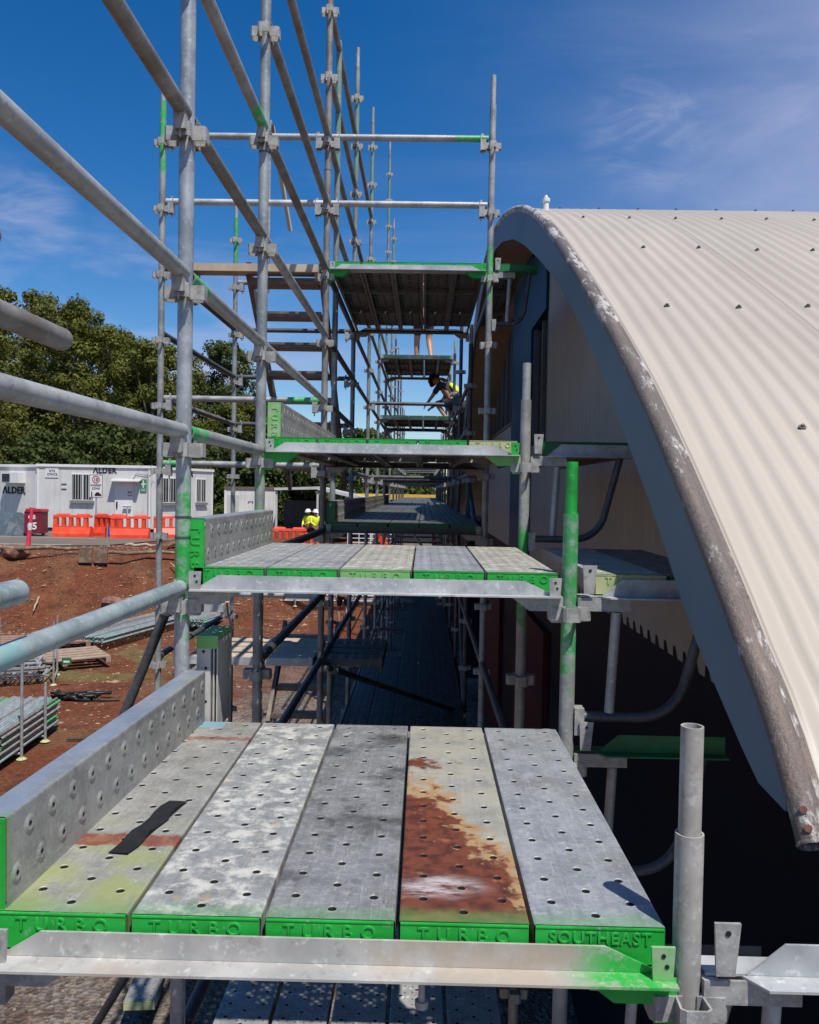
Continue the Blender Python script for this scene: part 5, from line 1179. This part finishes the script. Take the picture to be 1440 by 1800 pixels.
tl = [(1, -38, 66, 1.0, .3, 'dark broad tree at the far left edge, tallest of the row'), (0, -29.5, 60, 1.10, 1.2, 'tall dense tree left of the big green oval crown'), (0, -24.2, 57, 1.0, 2.4, 'big rounded olive green tree above the first site shed'),
      (2, -27.5, 52, .62, .4, 'low spreading tree in front of the tall left ones'), (3, -20.9, 60, 1.0, .9, 'narrow pointed tree right of the big rounded one'), (2, -18.5, 56, .98, 2.0, 'olive tree behind the thin green-topped standard'),
      (1, -15.2, 62, .92, 3.3, 'dark tree seen between the two nearest standards'), (2, -12.3, 58, .72, 4.4, 'lower olive tree left of the stair flight'), (0, -22.5, 66, .9, 5., 'tree behind the big rounded one'), (2, -32.5, 55, .8, 5.3, 'bushy tree at left edge before the tall ones'),
      (1, -9.8, 64, .36, 1.7, 'small dark tree behind the stair flight base'), (2, -6.2, 60, .36, .3, 'low tree behind the open carport'), (0, -3.1, 66, .30, 2.2, 'small tree seen above the yellow edged container'), (2, -.2, 62, .36, 3.0, 'bright olive bush at the end of the walkway'),
      (0, -15.8, 54, .45, 1.5, 'low tree just above the second shed')]
for a in tl: tree(*a)
for i in range(13): tree(4, -42+i*3.4, 50+(i % 3)*1.2, .8+.12*(i % 4), i*1.3, 'dark shrub of the thicket behind the site sheds', 'shrubs of the thicket behind the sheds', 'shrub')
for i in range(24): tree((1, 0, 2)[i % 3], -50+i*2.4, 68+(i % 3)*3, (.92+.06*((i*7) % 4)) if i < 12 else (.70+.05*(i % 3)) if i < 16 else .27, i*2.1, 'shaded tree at the back of the wood', 'trees at the back of the wood')
# ------------------------------------------------------------------ sky, sun, camera
sd = Vector((.092, -.156, .355)).normalized(); el = math.asin(sd.z); az = math.atan2(sd.x, sd.y)
W = bpy.data.worlds.new('World'); S.world = W; W.use_nodes = True; nt = W.node_tree; bg = nt.nodes['Background']
sky = nt.nodes.new('ShaderNodeTexSky'); sky.sky_type = 'NISHITA'; sky.sun_disc = False; sky.sun_elevation = el; sky.sun_rotation = az
sky.air_density = 1.0; sky.dust_density = .3; sky.ozone_density = 3.0; sky.altitude = 600
tc = nt.nodes.new('ShaderNodeTexCoord')
def wn(t, **k):
    x = nt.nodes.new(t)
    for a, b in k.items(): setattr(x, a, b)
    return x
def wl(a, b): nt.links.new(a, b)
def wmath(op, a, b=0.):
    x = wn('ShaderNodeMath', operation=op)
    for s, v in ((x.inputs[0], a), (x.inputs[1], b)):
        if isinstance(v, float) or isinstance(v, int): s.default_value = v
        else: wl(v, s)
    return x.outputs[0]
def wramp(v, lo, hi):
    x = wn('ShaderNodeMapRange', interpolation_type='SMOOTHSTEP'); wl(v, x.inputs[0]); x.inputs[1].default_value = lo; x.inputs[2].default_value = hi; return x.outputs[0]
def wnoise(sc, scale, det=6, rough=.6, dist=.3, rot=0.):
    mp = wn('ShaderNodeMapping'); wl(tc.outputs['Generated'], mp.inputs[0]); mp.inputs['Scale'].default_value = sc; mp.inputs['Rotation'].default_value = (0, rot, 0)
    n = wn('ShaderNodeTexNoise'); wl(mp.outputs[0], n.inputs['Vector']); n.inputs['Scale'].default_value = scale; n.inputs['Detail'].default_value = det; n.inputs['Roughness'].default_value = rough; n.inputs['Distortion'].default_value = dist
    return n.outputs[0]
sx = wn('ShaderNodeSeparateXYZ'); wl(tc.outputs['Generated'], sx.inputs[0]); X, Y, Z = sx.outputs[:3]
wisp = wramp(wnoise((1, 1, 5), 2.2, 7, .62, .6, .12), .44, .72)            # thin streaks, denser to the right
soft = wramp(wnoise((1, 1, 2.2), 1.7, 5, .55, .8), .40, .66)
right = wramp(X, -.12, .50)
low = wmath('MULTIPLY', wramp(X, .15, -.35), wmath('MULTIPLY', wramp(Z, -.02, .12), wramp(Z, .42, .14)))
cl = wmath('ADD', wmath('MULTIPLY', wmath('ADD', wmath('MULTIPLY', wmath('MULTIPLY', soft, right), .22), wmath('MULTIPLY', wmath('MULTIPLY', right, right), .34)), 1.), wmath('MULTIPLY', wisp, wmath('ADD', wmath('MULTIPLY', right, .24), wmath('MULTIPLY', low, .80))))
cl = wmath('ADD', cl, wmath('MULTIPLY', wramp(Z, .34, .0), .06))
for (vx, vy, vz, lo, hi, am) in ((-.415, .865, .281, .9985, .9999, .34), (.232, .893, .385, .9965, .9999, .22)):
    dp = wn('ShaderNodeVectorMath', operation='DOT_PRODUCT'); nv = Vector((vx, vy, vz)).normalized(); wl(tc.outputs['Generated'], dp.inputs[0]); dp.inputs[1].default_value = nv
    cl = wmath('ADD', cl, wmath('MULTIPLY', wmath('MULTIPLY', wramp(dp.outputs['Value'], lo, hi), wramp(wnoise((1, 1, 3), 9, 7, .65, 1.), .38, .66)), am))
cl = wmath('MINIMUM', cl, .8)
mx = wn('ShaderNodeMix', data_type='RGBA'); wl(cl, mx.inputs[0]); 
hs = wn('ShaderNodeHueSaturation'); wl(sky.outputs[0], hs.inputs['Color']); hs.inputs['Saturation'].default_value = 1.40; hs.inputs['Hue'].default_value = .505
wl(hs.outputs[0], mx.inputs[6]); mx.inputs[7].default_value = (4.0, 4.4, 6.3, 1)
wl(mx.outputs[2], bg.inputs[0]); bg.inputs[1].default_value = .105
sl = bpy.data.lights.new('sun', 'SUN'); sl.energy = 4.8; sl.angle = R(.5); sl.color = (1, .955, .88)
so = put('sun', sl, None, (4, -6, 20)); so.rotation_mode = 'QUATERNION'; so.rotation_quaternion = sd.to_track_quat('Z', 'Y')
cam = bpy.data.cameras.new('camera'); co = put('camera', cam); S.camera = co
yaw, pitch, roll = .0168, .0259, .0177
cy, sy, cp, sp, cr, sr = math.cos(yaw), math.sin(yaw), math.cos(pitch), math.sin(pitch), math.cos(roll), math.sin(roll)
rh = Vector((cy, sy, 0)); fw = Vector((-sy*cp, cy*cp, -sp)); uh = Vector((-sy*sp, cy*sp, cp))
ax_, ay_ = rh*cr+uh*sr, uh*cr-rh*sr
co.matrix_world = Matrix(((ax_.x, ay_.x, -fw.x, 0), (ax_.y, ay_.y, -fw.y, 0), (ax_.z, ay_.z, -fw.z, 0), (0,0,0,1)))
cam.sensor_fit = 'VERTICAL'; cam.sensor_height = 36; cam.lens = 1456.8/1800*36; cam.clip_start = .02; cam.clip_end = 3000
S.render.resolution_x, S.render.resolution_y = 819, 1024
S.view_settings.view_transform = 'Standard'; S.view_settings.look = 'None'; S.view_settings.gamma = 1; S.view_settings.exposure = .15
